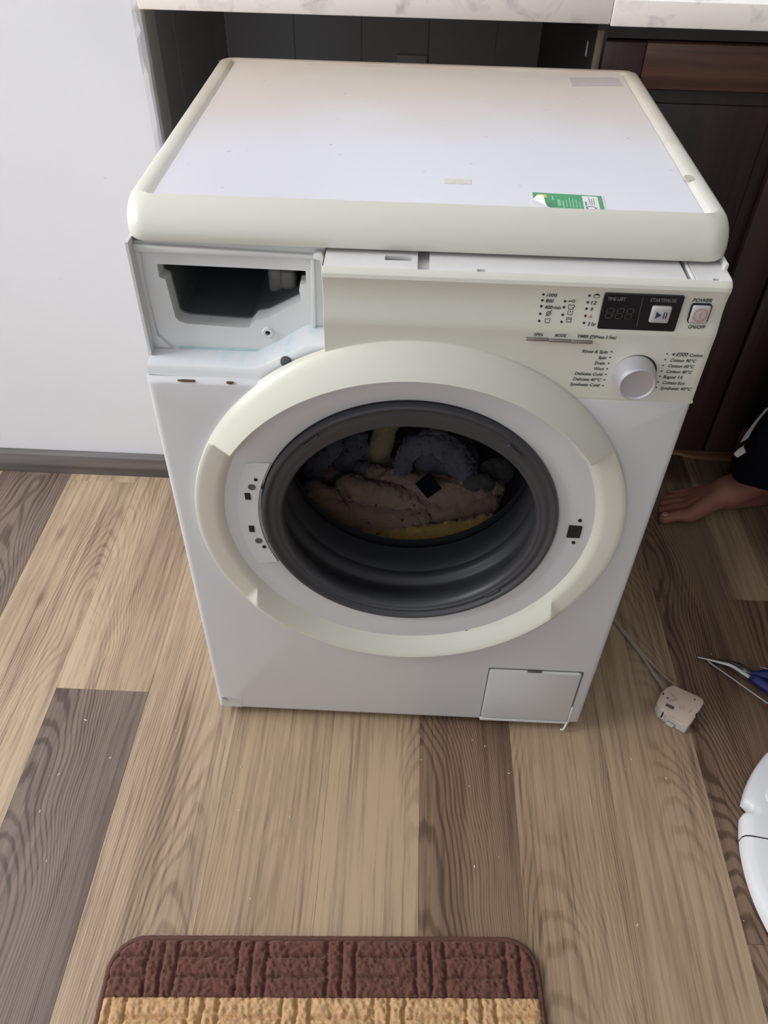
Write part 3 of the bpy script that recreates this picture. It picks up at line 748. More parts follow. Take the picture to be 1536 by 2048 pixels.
# indicator lamps: small dimples
dots = [(.1176, z) for z in (.7872, .7807, .7742, .7664, .7591)]+[(.1400, z) for z in (.7806, .7740, .7663, .7590)]+[(.1624, z) for z in (.7880, .7804, .7733, .7588)]
for x, z in dots+[(.1626, .7661)]:
    y = float(pyat(z))
    lathe('indicator_lamp', [(y+.001, .0016), (y-.0004, .0013), (y-.0006, .0008), (y-.0006, .0001)], x, z, M_print if (x, z) != (.1626, .7661) else mat('red_lamp', (0.16, 0.012, 0.012), .4), cp, 10)
rows = (.7272, .7202, .7131, .7061, .6992, .6922, .6850)
join_vf('printed_dots', [disc_vf(x, z, .0009, float(pyat(z+.0009))-.0005, 10) for x in (.1969, .2536) for z in rows], M_print, cp, False)['kind'] = 'stuff'
# three thin bar buttons
for a, b, z in ((.1073, .1296, .7394), (.1300, .1522, .7387), (.1526, .1748, .7384)):
    bm = bmesh.new(); add_box(bm, a, b, -.0042, .002, z-.0016, z+.0014, .0006, 2); from_bm('bar_button', bm, mat('pewter', (0.30, 0.285, 0.26), 0.3, metal=.6), cp)
# display
def panel_patch(name, x0, x1, z0, z1, m, parent, proud, sk=0.0, nz=10):
    zs = np.linspace(z0, z1, nz); V, F = [], []
    R = rrect(x0, x1, z0, z1, .002, 4)
    ys = min(float(pyat(z)) for z in zs)-proud
    return prism(name, [(x+(z-z0)*sk, z) for x, z in R], ys, .004, m, parent, 'xz', .0004, 1)
dp = panel_patch('display', .1762, .2537, .7533, .7926, M_black, cp, .0004)
yd = min(float(pyat(z)) for z in np.linspace(.7533, .7926, 10))-.0004
def flat(vf, y): return [(v[0], y, v[2]) for v in vf[0]], vf[1]
parts = [flat(text_mesh([('TIME LEFT', .1795, None, .7853, .0036, .0178, .12)]), yd-.0003), flat(text_mesh([('START/PAUSE', .2212, None, .7858, .0036, .0251, .12)]), yd-.0003), flat(seg((.2133, .7900), (.2148, .7572), .0004), yd-.0003)]
join_vf('display_lettering', parts, M_printg, dp, False)
def digit(x, z, w, h, segs, sl=.12):
    P = {'a': ((0, h), (w, h)), 'g': ((0, h/2), (w, h/2)), 'd': ((0, 0), (w, 0)), 'f': ((0, h/2), (0, h)), 'b': ((w, h/2), (w, h)), 'e': ((0, 0), (0, h/2)), 'c': ((w, 0), (w, h/2))}
    out = []
    for s in segs:
        (a, b), (c, d) = P[s]; e = .12
        A = Vector((x+a+b*sl, z+b)); B = Vector((x+c+d*sl, z+d)); D = (B-A)*e
        out.append(flat(seg(A+D, B-D, .0010), yd-.0003))
    return out
ds = digit(.1812, .7660, .0062, .0112, 'abcdefg')+digit(.1912, .7660, .0062, .0112, 'abcdefg')+digit(.2005, .7660, .0062, .0112, 'abcdefg')
for z in (.7690, .7738): ds.append(flat(seg((.1890, z), (.1897, z), .0008), yd-.0003))
join_vf('digit_segments', ds, M_segment, dp, False)
# start/pause and power buttons
def button(name, x0, x1, z0, z1, y0, label):
    bm = bmesh.new(); add_box(bm, x0, x1, y0, .004, z0, z1, .0018, 3); b = from_bm(name, bm, M_button, cp); b['label'] = label; return b
b1 = button('start_button', .2250, .2440, .7636, .7816, yd-.0030, 'silver square button with play and pause symbols')
join_vf('play_symbol', [([(.2295, yd-.0033, .7690), (.2295, yd-.0033, .7766), (.2352, yd-.0033, .7728)], [(0, 1, 2)]), flat(seg((.2374, .7692), (.2374, .7764), .0012), yd-.0033), flat(seg((.2398, .7692), (.2398, .7764), .0012), yd-.0033)], M_navy, b1, False)
y2 = min(float(pyat(.7640)), float(pyat(.783)), float(pyat(.775)))
plate('button_gap', rrect(.2632, .2832, .7632, .7842, .003, 4), [], y2-.0012, y2+.002, M_dark, cp)
b2 = button('power_button', .2643, .2820, .7640, .7832, y2-.0036, 'silver square button with a red power symbol')
join_vf('power_symbol', [flat(q, y2-.0039) for q in arc(.2733, .7736, .0062, .0066, 0, 360, .0008, 28)]+[flat(seg((.2733, .7702), (.2733, .7770), .0008), y2-.0039)], M_printred, b2, False)
# programme knob
kx, kz = .2264, .7022
lathe('knob_gap', [(-.0003, .0226), (-.0008, .0222), (-.0008, .0200)], kx, kz, M_dark, cp, 48)
kb = lathe('programme_knob', [(.002, .0216), (-.006, .0214), (-.0195, .0200), (-.0220, .0192), (-.0232, .0178), (-.0228, .0166), (-.0220, .0158), (-.0217, .0140), (-.0217, .0001)], kx-.001, kz, M_silver, cp, 64, ang=30)
kb['label'] = 'round silver programme knob'
# soap drawer housing (drawer removed)
DY = .045
opening = [(-.2750, .7815), (-.1212, .7800), (-.1212, .7655), (-.1280, .7645), (-.1292, .7570), (-.1280, .7510), (-.1272, .7455), (-.1350, .7408), (-.1652, .7240), (-.1780, .7206), (-.1830, .7150), (-.1862, .7112), (-.1920, .7102), (-.2545, .7128), (-.2620, .7150), (-.2660, .7200), (-.2692, .7640), (-.2752, .7668)]
outer = [(-.2968, .8060), (-.1000, .8060), (-.1000, .7100), (-.1238, .7160), (-.1652, .6890), (-.1798, .6822), (-.2968, .6822)]
dh = plate('drawer_housing', outer, [opening[::-1]], DY, DY+.020, M_whitepl, wm)
# inner tray walls, stepping in, and the dark channel behind
cxo = sum(q[0] for q in opening)/len(opening); czo = .752
inn = [(cxo+(x-cxo)*.985, czo+(z-czo)*.97) for x, z in opening]
V = [(x, DY+.0195, z) for x, z in opening]+[(x, DY+.0205, z) for x, z in inn]+[(x, .42, z) for x, z in inn]
k = len(opening); F = []
for j in range(2):
    for i in range(k): F.append((j*k+i, j*k+(i+1) % k, (j+1)*k+(i+1) % k, (j+1)*k+i))
F.append(tuple(range(2*k, 3*k)))
ch = fix(mk('drawer_channel', V, F, M_pocket, dh, True, 30))
bm = bmesh.new(); add_box(bm, -.172, -.138, .10, .30, .722, .752, .006, 3); add_box(bm, -.156, -.138, .085, .13, .735, .758, .005, 3)
from_bm('nozzle', bm, mat('channel_plastic', (0.17, 0.16, 0.14), .5, var=.4, vscale=40), ch)
# raised borders of the housing
prism('side_border', [(-.2972, .8045), (-.2890, .7945), (-.2908, .7629), (-.2900, .6985), (-.2735, .6830), (-.2972, .6822)], DY-.0035, DY+.004, M_whitepl, dh, 'xz', .0012, 2)
prism('top_border', [(-.2972, .8045), (-.1098, .8000), (-.1098, .7955), (-.2890, .7965), (-.2972, .7985)], DY-.006, DY+.004, M_whitepl, dh, 'xz', .0012, 2)
prism('side_border', [(-.1150, .7955), (-.1112, .7955), (-.1128, .7168), (-.1170, .7150)], DY-.005, DY+.004, M_whitepl, dh, 'xz', .001, 2)
prism('top_border', [(-.1112, .8030), (-.1030, .8045), (-.1003, .7985), (-.1000, .7150), (-.1028, .7160), (-.1030, .7930), (-.1040, .7975), (-.1112, .7975)], DY-.010, DY+.004, M_whitepl, dh, 'xz', .001, 2)
lathe('screw_boss', [(DY+.002, .0068), (DY-.002, .0062), (DY-.0032, .0052), (DY-.003, .0030), (DY+.0005, .0026)], -.1661, .7063, M_whitepl, dh, 24)
lathe('screw_hole', [(DY-.0005, .0028), (DY-.0004, .0001)], -.1661, .7063, M_dark, dh, 16)
# stepped ledge below, running up towards the right
CR = [(-.2972, .6825), (-.2751, .6828), (-.1798, .6828), (-.1652, .6899), (-.1238, .7168), (-.1003, .7166)]
FT = [(-.2960, .6806), (-.2750, .6804), (-.1776, .6804), (-.1590, .6900), (-.1200, .7124), (-.1003, .7140)]
FB = [(-.2960, .6690), (-.2750, .6680), (-.1705, .6655), (-.1500, .6780), (-.1200, .6950), (-.1003, .7035)]
def strip(rows):
    V, F = [], []; k = len(rows[0])
    for r in rows: V += r
    for j in range(len(rows)-1):
        for i in range(k-1): F.append((j*k+i, j*k+i+1, (j+1)*k+i+1, (j+1)*k+i))
    return V, F
def lerp(A, B, t, y): return [(a[0]*(1-t)+b[0]*t, y, a[1]*(1-t)+b[1]*t) for a, b in zip(A, B)]
rows = [[(x, DY+.002, z) for x, z in CR], [(x, DY-.001, z-.0004) for x, z in CR], lerp(CR, FT, .94, .0158), lerp(CR, FT, 1.0, .0135), lerp(FT, FB, .07, .0120), lerp(FT, FB, .5, .0105), lerp(FT, FB, .93, .0088), lerp(FT, FB, 1, .0100), lerp(FT, FB, 1, .03)]
o = fix(mk('drawer_ledge', *strip(rows[:4]), M_stain, dh, True, 45)); o['label'] = 'sloping ledge with pale blue detergent streaks'
fix(mk('ledge_front', *strip(rows[3:]), M_whitepl, dh, True, 45))
V = [(-.296, y, z) for y, z in ((.0445, .6825), (.0158, .6806), (.0120, .679), (.0088, .669), (.03, .669))]
mk('ledge_end', V, [(0, 1, 2, 3, 4)], M_whitepl, dh, False)
bm = bmesh.new()
add_box(bm, -.268, -.172, DY-.0022, DY+.001, .6822, .6838, .0006, 1)
from_bm('detergent_residue', bm, mat('blue_residue', (0.45, 0.66, 0.68), .6, var=.3, vscale=60), dh)
lathe('screw_hole', [(.0110, .0060), (.0078, .0056), (.0074, .0048), (.0076, .0001)], -.1430, .6925, M_pocket, dh, 20)
prism('rust_chip', [(-.262, .6683), (-.256, .6679), (-.243, .6680), (-.244, .6688), (-.255, .6689)], -.0002, .003, M_brownpl, dh, 'xz')
prism('rust_chip', [(-.2085, .6682), (-.205, .6668), (-.2015, .6672), (-.203, .6678), (-.2005, .6686), (-.206, .6687)], -.0004, .003, M_brownpl, dh, 'xz')
# pump filter flap
plate('flap_gap', rrect(.1335, .2785, .0235, .1640, .003, 3), [], -.0004, .002, mat('shadow_gap', (0.16, 0.155, 0.15), .7), wm)
hp = prism('filter_flap', rrect(.1352, .2752, .0285, .1618, .0045, 4), -.0035, .001, M_enamel, wm, 'xz', .0014, 2); hp['label'] = 'square filter flap at lower right'
box('flap_frame', .1335, .2790, -.0042, .001, .0215, .0268, M_enamel, hp, .001)
box('flap_frame', .2757, .2800, -.0046, .001, .0268, .0700, M_enamel, hp, .001)
box('finger_slot', .1924, .2140, -.0041, -.001, .1606, .1638, mat('slot_brown', (0.12, .10, .09), .7), hp, .0006)
V, F = tube_vf(smooth_path([(.2765, -.003, .0265), (.2750, -.005, .016), (.2725, -.006, .008), (.2690, -.0065, .0085)], 4), .0018, 8)
fix(mk('broken_hinge_tab', V, F, M_ledge, hp))
plate('corner_sticker', [(-.2912, .0205), (-.2590, .0215), (-.2590, .0470), (-.2905, .0490)], [], -.0003, .0005, mat('faded_sticker', (0.60, 0.60, 0.58), .5, var=.15, vscale=60), wm)
join_vf('sticker_arrow', [([(x, -.0007, z) for x, z in q], [(0, 1, 2, 3)]) for q in ([(-.2885, .0455), (-.2875, .0465), (-.2800, .0395), (-.2808, .0388)], [(-.2885, .0455), (-.2885, .0466), (-.2800, .0462), (-.2800, .0455)])], M_printg, bpy.data.objects['corner_sticker'], False)
# lid frame and its laminate panel
def lid():
    rows = [(.8100, .0365, .2990, .5550), (.8120, .0352, .2998, .5558), (.8200, .0350, .3000, .5560), (.8270, .0372, .3000, .5560), (.8330, .0415, .2998, .5558), (.8380, .0470, .2992, .5553), (.8420, .0530, .2980, .5542), (.8450, .0585, .2955, .5520), (.8465, .0625, .2920, .5490), (.8470, .0640, .2800, .5385), (.8464, .0646, .2790, .5375), (.8434, .0658, .2735, .5325)]
    V, F = [], []; N_ = None
    for j, (z, yf, hx, yb) in enumerate(rows):
        rf = .022 if j < 9 else .004
        rb = .016 if j < 9 else .006
        L_ = rrect(-hx, hx, yf, yb, [rf, rb, rb, rf], 7); N_ = len(L_)
        V += [(x, y, z) for x, y in L_]
    for j in range(len(rows)-1):
        for i in range(N_): F.append((j*N_+i, j*N_+(i+1) % N_, (j+1)*N_+(i+1) % N_, (j+1)*N_+i))
    F.append(tuple(range(N_)))
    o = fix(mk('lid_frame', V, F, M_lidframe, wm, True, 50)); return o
lf = lid()
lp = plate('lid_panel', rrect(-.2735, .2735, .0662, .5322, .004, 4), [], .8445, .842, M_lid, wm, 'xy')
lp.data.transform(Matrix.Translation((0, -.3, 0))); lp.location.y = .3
box('tape_residue', .0180, .0460, .121, .134, .8445, .8448, mat('tape_residue', (0.66, 0.63, 0.55), .5, var=.2, vscale=90), lp)
plate('grey_mark', [(.196, .474), (.266, .482), (.266, .514), (.258, .519), (.196, .511)], [], .8449, .8443, mat('grey_mark', (0.47, 0.41, 0.38), .45, var=.12, vscale=60), lp, 'xy')
plate('yellow_spot', [(.2785+.0055*math.cos(t), .154+.008*math.sin(t)) for t in np.linspace(0, 2*PI, 14)[:-1]], [], .8472, .8466, mat('yellow_spot', (0.50, 0.46, 0.33), .5, var=.2, vscale=200), lf, 'xy')
# dust and lint along the lid's back edges
V, F = [], []
for i in range(150):
    u = random.random()
    if u < .35: x, y = -.2995+random.gauss(0, .0008), .30+.25*random.random()**.6
    elif u < .7: x, y = .2995+random.gauss(0, .0008), .28+.27*random.random()**.6
    else: x, y = random.uniform(-.28, .28), .5562
    s = random.uniform(.0002, .0007)
    b = len(V); z = .8395+random.uniform(-.003, .0015)
    for k in range(4): V.append((x+random.gauss(0, s), y+random.gauss(0, s), z+random.gauss(0, s)))
    F += [(b, b+1, b+2), (b, b+2, b+3), (b, b+1, b+3), (b+1, b+2, b+3)]
o = mk('lint', V, F, mat('lint', (.45, .42, .37), .9), lf, False); o['kind'] = 'stuff'
# energy sticker with its curled corner
M_green = mat('green_card', srgb(28, 150, 88), .45, var=.08, vscale=40)
M_card = mat('white_card', (0.78, .78, .77), .5, var=.03)
M_lgreen = mat('pale_green_print', srgb(140, 205, 160), .5, var=.05)
def rot2(p, c, a): x, y = p[0]-c[0], p[1]-c[1]; return (c[0]+x*math.cos(a)-y*math.sin(a), c[1]+x*math.sin(a)+y*math.cos(a))
sc, sa = (.1430, .0820), math.radians(-3)
es = thing('energy_sticker', 'green and white paper sticker with a curled corner on the machine lid', 'sticker', (sc[0], sc[1], .8446))
Rq = lambda pts: [rot2((sc[0]+x, sc[1]+y), sc, sa) for x, y in pts]
plate('card', Rq([(-.0375, .0225), (-.0375, .004), (-.0190, -.0165), (.0350, -.0165), (.0350, .0225)]), [], .8450, .84455, M_card, es, 'xy')
plate('green_field', Rq([(-.0362, .0212), (-.0362, .0040), (-.0182, -.0155), (.0335, -.0155), (.0335, .0212)]), [], .8452, .8449, M_green, es, 'xy')
plate('white_field', Rq([(.0135, .0182), (.0135, -.0152), (.0290, -.0152), (.0290, .0182)]), [], .8454, .8451, M_card, es, 'xy')
plate('yellow_field', Rq([(-.0320, .0165), (-.0320, .0090), (-.0220, .0090), (-.0220, .0165)]), [], .8454, .8451, mat('yellow_print', srgb(222, 186, 70), .5), es, 'xy')
bars = []
for x, y0, y1, w in ((-.0165, .004, .014, .0016), (-.0105, -.010, .006, .003), (-.0065, -.013, .004, .0016), (-.0030, -.011, .007, .0010), (.0002, -.012, .012, .0010), (.0034, -.013, .010, .0010), (.0066, -.012, .008, .0010), (.0100, -.013, .003, .0010)):
    q = Rq([(x-w/2, y0), (x+w/2, y0), (x+w/2, y1), (x-w/2, y1)]); bars.append(([(a, b, .84535) for a, b in q], [(0, 1, 2, 3)]))
join_vf('printed_lines', bars, M_lgreen, es, False)
bars = []
for x, y0, y1, w in ((.0160, -.006, .004, .0016), (.0200, -.004, .014, .0006), (.0222, -.004, .012, .0006), (.0244, -.004, .013, .0006)):
    q = Rq([(x-w/2, y0), (x+w/2, y0), (x+w/2, y1), (x-w/2, y1)]); bars.append(([(a, b, .84555) for a, b in q], [(0, 1, 2, 3)]))
for i in range(18):
    a0, a1 = 2*PI*i/18, 2*PI*(i+1)/18
    q = Rq([(.0205+r*1.3*math.cos(t), -.0108+r*math.sin(t)) for r, t in ((.0030, a0), (.0042, a0), (.0042, a1), (.0030, a1))]); bars.append(([(a, b, .84555) for a, b in q], [(0, 1, 2, 3)]))
join_vf('printed_lines', bars, M_printg, es, False)
# curl: the corner rolled up and over
V, F = [], []; nu, nv = 12, 10
p0, p1 = Vector((-.0375, .004)), Vector((-.0190, -.0165))          # fold line
d = (p1-p0); nrm = Vector((-d.y, d.x)).normalized()                # towards the card
for i in range(nu+1):
    s = i/nu; wdt = .0155*(1-abs(2*s-.95))
    for j in range(nv+1):
        t = j/nv*max(0.0, wdt); Rr = .0048
        a = min(t/Rr, 2.4)
        q = p0+d*s-nrm*(Rr*math.sin(a))*.55+nrm*max(0, t-2.4*Rr)*.8
        z = .8450+Rr*(1-math.cos(a))
        x, y = Rq([(q.x, q.y)])[0]; V.append((x, y, z))
for i in range(nu):
    for j in range(nv): F.append((i*(nv+1)+j, i*(nv+1)+j+1, (i+1)*(nv+1)+j+1, (i+1)*(nv+1)+j))
mk('curled_corner', V, F, M_card, es, True, 180)

# ------------------------------------------------------------------ laundry in the drum
def cloth_mat(name, c, terry=0.4, var=.25):
    return mat(name, c, .95, var=var, vscale=22, bump=terry, bscale=420, sheen=.2)
def garment(name, label, m, chains, voxel=.0048, disp=.010, ds=34):
    """crumpled cloth: soft rolls run together, then creased; kept inside the drum"""
    bm = bmesh.new()
    for pts, r in chains:
        rs = r if isinstance(r, list) else [r]*len(pts)
        P = [Vector(p)+Vector((0, .62*rr, -.62*rr)) for p, rr in zip(pts, rs)]
        for i in range(len(P)-1): capsule(bm, P[i], P[i+1], rs[i], rs[i+1], 2)
    o = blob(name, bm, .0034, m, None, 3, disp*2.0, ds*.85, .55)
    for v in o.data.vertices:
        p = v.co; dx, dz = p.x-CX, p.z-CZ; r = math.hypot(dx, dz); lim = .200 if p.y < .16 else .233
        if r > lim: p.x = CX+dx*lim/r; p.z = CZ+dz*lim/r
        p.y = min(max(p.y, .144), .436)
    tag(o, label, 'laundry', 'laundry in the drum'); return o
M_yel = cloth_mat('yellow_cloth', (0.42, 0.29, 0.085), .4)
M_brn = cloth_mat('brown_towel', (0.27, 0.18, 0.135), 1.0)
M_gry = cloth_mat('blue_grey_knit', (0.075, 0.075, 0.095), .4)
M_gry2 = cloth_mat('slate_knit', (0.082, 0.080, 0.098), .4)
M_cuf = cloth_mat('charcoal_knit', (0.05, 0.047, 0.045), .4)
M_olv = cloth_mat('olive_cloth', (0.25, 0.19, 0.105), .4)
garment('yellow_cloth', 'yellow cloth crumpled along the lower front of the drum', M_yel,
  [([(-.085, .160, .261), (-.070, .157, .263), (-.042, .157, .261), (-.014, .160, .266)], .020), ([(.014, .160, .268), (.053, .158, .273), (.092, .160, .287), (.124, .164, .308)], [.024, .026, .022, .014]), ([(-.06, .20, .250), (.08, .20, .255)], .026)], .0046, .007, 38)
garment('brown_towel', 'brown terry towel folded in the middle of the drum laundry', M_brn,
  [([(-.150, .215, .315), (-.128, .200, .302), (-.100, .196, .281), (-.052, .194, .278), (-.003, .194, .276), (.022, .198, .276)], [.018, .024, .027, .027, .024, .014]), ([(-.100, .235, .315), (-.077, .225, .311), (-.021, .222, .302), (.030, .218, .278), (.088, .215, .276), (.135, .222, .297)], [.016, .018, .019, .017, .020, .014]),
   ([(-.060, .262, .310), (-.013, .248, .308), (.044, .242, .306), (.094, .240, .300), (.140, .246, .306)], [.020, .022, .024, .024, .016]), ([(-.12, .27, .285), (.12, .27, .285)], .036)], .0046, .007, 42)
garment('grey_garment', 'blue-grey knitted garment heaped at the left of the drum', M_gry,
  [([(-.172, .262, .275), (-.160, .268, .305), (-.150, .270, .333), (-.124, .275, .364)], [.014, .016, .016, .012]), ([(-.150, .258, .276), (-.125, .258, .284), (-.100, .260, .296), (-.078, .270, .318)], [.014, .017, .017, .012]), ([(-.112, .285, .290), (-.100, .292, .325), (-.088, .300, .358)], [.020, .024, .016]), ([(-.135, .31, .30), (-.120, .32, .36)], .030)], .0042, .008, 40)
garment('grey_garment', 'blue-grey knitted garment with a black tag, right of the drum middle', M_gry2,
  [([(-.008, .262, .306), (-.012, .268, .337), (.005, .272, .372), (.038, .272, .386), (.068, .270, .368), (.086, .268, .338), (.100, .262, .310)], [.010, .012, .014, .016, .018, .020, .016]), ([(.040, .285, .335), (.085, .288, .335)], .026), ([(.02, .31, .33), (.07, .32, .35)], .034)], .0042, .007, 44)
garment('olive_cloth', 'olive brown cloth standing up at the back of the drum', M_olv,
  [([(-.062, .300, .285), (-.057, .308, .305), (-.046, .314, .350), (-.038, .318, .385), (-.034, .33, .42)], [.022, .020, .018, .018, .016]), ([(-.03, .296, .300), (-.005, .30, .306)], .014)], .0042, .006, 40)
garment('dark_garment', 'dark grey garment with a rolled cuff at the right end of the laundry', M_cuf,
  [([(.094, .250, .300), (.104, .246, .320), (.120, .246, .324), (.136, .250, .305)], [.010, .012, .012, .010]), ([(.11, .275, .30), (.155, .28, .32)], .022)], .0042, .006, 40)
tg = plate('black_tag', [(-.020, .001), (.003, .021), (.023, -.005), (.001, -.022)], [], 0, .0012, mat('black_tag', (.003, .005, .007), .9, spec=.1), None)
tg.rotation_euler = (math.radians(-40), 0, 0); tg.location = (.0300, .2290, .3270)
tag(tg, 'small square black tag on the grey garment in the drum', 'tag')

# ------------------------------------------------------------------ rug
def rug():
    Wd, Dp, step = .566, .56, .0019
    nx, ny = int(Wd/step), int(Dp/step)
    X, Y = np.meshgrid(np.linspace(0, Wd, nx), np.linspace(0, Dp, ny))     # Y = distance from the far edge
    rng = np.random.RandomState(3)
    def nz(sc):
        a = rng.rand(ny//sc+3, nx//sc+3)
        yi = np.arange(ny)/sc; xi = np.arange(nx)/sc; y0 = yi.astype(int); x0 = xi.astype(int); fy = (yi-y0)[:, None]; fx = (xi-x0)[None, :]
        return (a[y0][:, x0]*(1-fy)*(1-fx)+a[y0+1][:, x0]*fy*(1-fx)+a[y0][:, x0+1]*(1-fy)*fx+a[y0+1][:, x0+1]*fy*fx)
    tuft = nz(2)*.62+nz(1)*.38
    wob = (nz(5)-.5)*.004
    per = .1185
    band = np.floor(Y/.0705).astype(int); v = Y-band*.0705
    xo = X-.050+np.where(band % 2 == 0, 0.0, .0560)+wob
    u = np.mod(xo, per)
    groove = np.zeros_like(X)
    g = lambda d, w=.0024: np.exp(-(d/w)**2)
    for c in (.0, .019, .038): groove = np.maximum(groove, g(np.minimum(np.abs(u-c), np.abs(u-c-per))))
    hz = ((u > .040) & (u < per-.002))
    for c in (.0225, .0465): groove = np.maximum(groove, np.where(hz, g(v+wob*.6-c), 0))
    groove = np.maximum(groove, g(v, .0013)*.6)
    H = .0085+tuft*.0068-groove*.0062
    # rounded plan: distance to the border of a rounded rectangle
    r = .042
    dx = np.abs(X-Wd/2)-(Wd/2-r); dy = np.abs(Y-Dp/2)-(Dp/2-r)
    sd = r-(np.hypot(np.maximum(dx, 0), np.maximum(dy, 0))+np.minimum(np.maximum(dx, dy), 0))
    keep = sd > -.0006
    H = np.where(sd < .006, .004+(H-.004)*np.clip(sd/.006, 0, 1), H)
    a = math.radians(2.5)
    ox, oy = -.3715, -.3555
    PX = ox+X*math.cos(a)+Y*math.sin(a); PYy = oy+X*math.sin(a)-Y*math.cos(a)
    idx = -np.ones(X.shape, int); idx[keep] = np.arange(keep.sum())
    V = np.stack([PX[keep], PYy[keep], H[keep]], 1)
    q = np.stack([idx[:-1, :-1], idx[1:, :-1], idx[1:, 1:], idx[:-1, 1:]], -1).reshape(-1, 4)
    q = q[(q >= 0).all(1)]
    bands = band[:-1, :-1].reshape(-1)[((np.stack([idx[:-1, :-1], idx[1:, :-1], idx[1:, 1:], idx[:-1, 1:]], -1).reshape(-1, 4)) >= 0).all(1)]
    t = thing('rug', 'bath mat with carved brown and tan pile in front of the washing machine', 'rug', (-.09, -.66, 0))
    ms = (mat('brown_pile', (0.135, 0.052, 0.036), .95, var=.45, vscale=160, bump=.5, bscale=700, sheen=.15), mat('tan_pile', (0.58, 0.36, 0.175), .95, var=.30, vscale=160, bump=.5, bscale=700, sheen=.15))
    for b in range(int(bands.max())+1):
        f = q[bands == b]
        if not len(f): continue
        us, inv = np.unique(f, return_inverse=True)
        mk('pile_stripe', V[us].tolist(), inv.reshape(-1, 4).tolist(), ms[b % 2], t, True, 180)
    R = rrect(0, Wd, 0, Dp, r, 10)
    pts = []
    for i in range(len(R)):
        A, B = R[i], R[(i+1) % len(R)]; n = max(1, int(math.hypot(B[0]-A[0], B[1]-A[1])/.006))
        for k in range(n): pts.append((A[0]+(B[0]-A[0])*k/n, A[1]+(B[1]-A[1])*k/n))
    P = [(ox+x*math.cos(a)+y*math.sin(a), oy+x*math.sin(a)-y*math.cos(a), .0042) for x, y in pts]
    n = len(P); V, F = [], []; m = 8
    for i in range(n):
        tg_ = (Vector(P[(i+1) % n])-Vector(P[i-1])).normalized(); s = tg_.cross(Vector((0, 0, 1)))
        rr = .0042*(1+.10*(i % 2))
        for k in range(m):
            w = 2*PI*k/m; V.append(Vector(P[i])+s*rr*math.cos(w)+Vector((0, 0, rr*math.sin(w))))
    for i in range(n):
        j = (i+1) % n
        for k in range(m): F.append((i*m+k, i*m+(k+1) % m, j*m+(k+1) % m, j*m+k))
    fix(mk('bound_edge', V, F, mat('brown_binding', (0.115, 0.048, 0.032), .8, var=.3, vscale=300, bump=.4, bscale=900), t, True, 180))
rug()

# ------------------------------------------------------------------ door lock switch with its leads
M_beige = mat('beige_plastic', (0.62, 0.50, 0.40), .45, var=.05, vscale=30)
lk = thing('door_lock', 'small cream plastic door lock switch with leads, lying beside the machine', 'switch', (.47, .04, 0))
outl = [(.4335, .0445), (.4455, .0650), (.4560, .0735), (.4660, .0800), (.4700, .0765), (.4770, .0760), (.5070, .0585), (.5118, .0550), (.5135, .0500), (.5115, .0450), (.4800, .0040), (.4755, .0005), (.4700, .0050), (.4690, .0085), (.4480, .0210), (.4360, .0310)]
prism('lower_case', [(x*.985+.0071, y*.985+.0006) for x, y in outl], .001, .0165, mat('grey_white_case', (.52, .51, .48), .45), lk, 'xy', .0012, 2)
tp = prism('upper_case', outl, .0175, .0250, M_beige, lk, 'xy', .0016, 2)
bm = bmesh.new()
Rz = Matrix.Rotation(math.radians(-32), 3, 'Z')
add_box(bm, .4465, .4605, .0335, .0400, .0235, .0256, .0004, 1, Rz)
from_bm('connector_well', bm, M_pocket, tp)
for (x, y, a, b, m) in ((.4945, .0235, .0012, .0030, M_dark), (.4985, .0520, .0012, .0016, M_brownpl), (.4530, .0530, .0012, .0014, M_dark), (.4475, .0610, .0016, .0018, M_dark)):
    box('slot', x-a, x+a, y-b, y+b, .0240, .0253, m, tp, rot=Rz)
bm = bmesh.new()
for (x, y, a, b) in ((.4720, .0330, .0035, .0006), (.4745, .0375, .0035, .0006), (.4697, .0353, .0006, .0023), (.4768, .0353, .0006, .0023)): add_box(bm, x-a, x+a, y-b, y+b, .0248, .0254)
add_box(bm, .462, .4632, .048, .067, .0247, .0262, rot=Matrix.Rotation(.5, 3, 'Z')); add_box(bm, .452, .470, .0475, .0487, .0247, .0262, rot=Matrix.Rotation(.15, 3, 'Z')); add_box(bm, .4800, .4900, .0285, .0297, .0247, .0258, rot=Matrix.Rotation(.8, 3, 'Z'))
from_bm('moulded_ribs', bm, mat('beige_shade', (0.50, 0.38, 0.30), .5), tp, False)
bm = bmesh.new()
for i in range(3): add_box(bm, .4405+i*.005, .4425+i*.005, .0262-i*.0028, .0300-i*.0028, .006, .0235)
from_bm('terminals', bm, M_dark, lk, False)
prism('side_clip', [(.4470, .0175), (.4580, .0100), (.4600, .0125), (.4500, .0200)], .001, .009, mat('grey_white_case', (.5, .5, .5)), lk, 'xy', .0008, 1)
V = [(.4692, .0060, .0168), (.4755, .0008, .0168), (.4800, .0045, .0168), (.4692, .0060, .0176)]
M_lead = mat('beige_lead', (0.40, 0.32, 0.27), .5, var=.1)
tube('lead', smooth_path([(.262, .455, .0035), (.33, .36, .0035), (.3986, .2290, .0035), (.4320, .1600, .0045), (.4480, .1130, .007), (.4560, .0900, .011), (.4590, .0725, .015)], 6), [.0026]*18+[.0030]*6+[.0040]*6+[.0056]*6+[.0062], M_lead, lk, 10, .55)
tube('lead', smooth_path([(.266, .452, .0065), (.335, .358, .0065), (.4000, .2285, .0065), (.4380, .1550, .006), (.4620, .1160, .006), (.4780, .0900, .010), (.4830, .0740, .014)], 6), .0021, M_lead, lk, 8, .7)

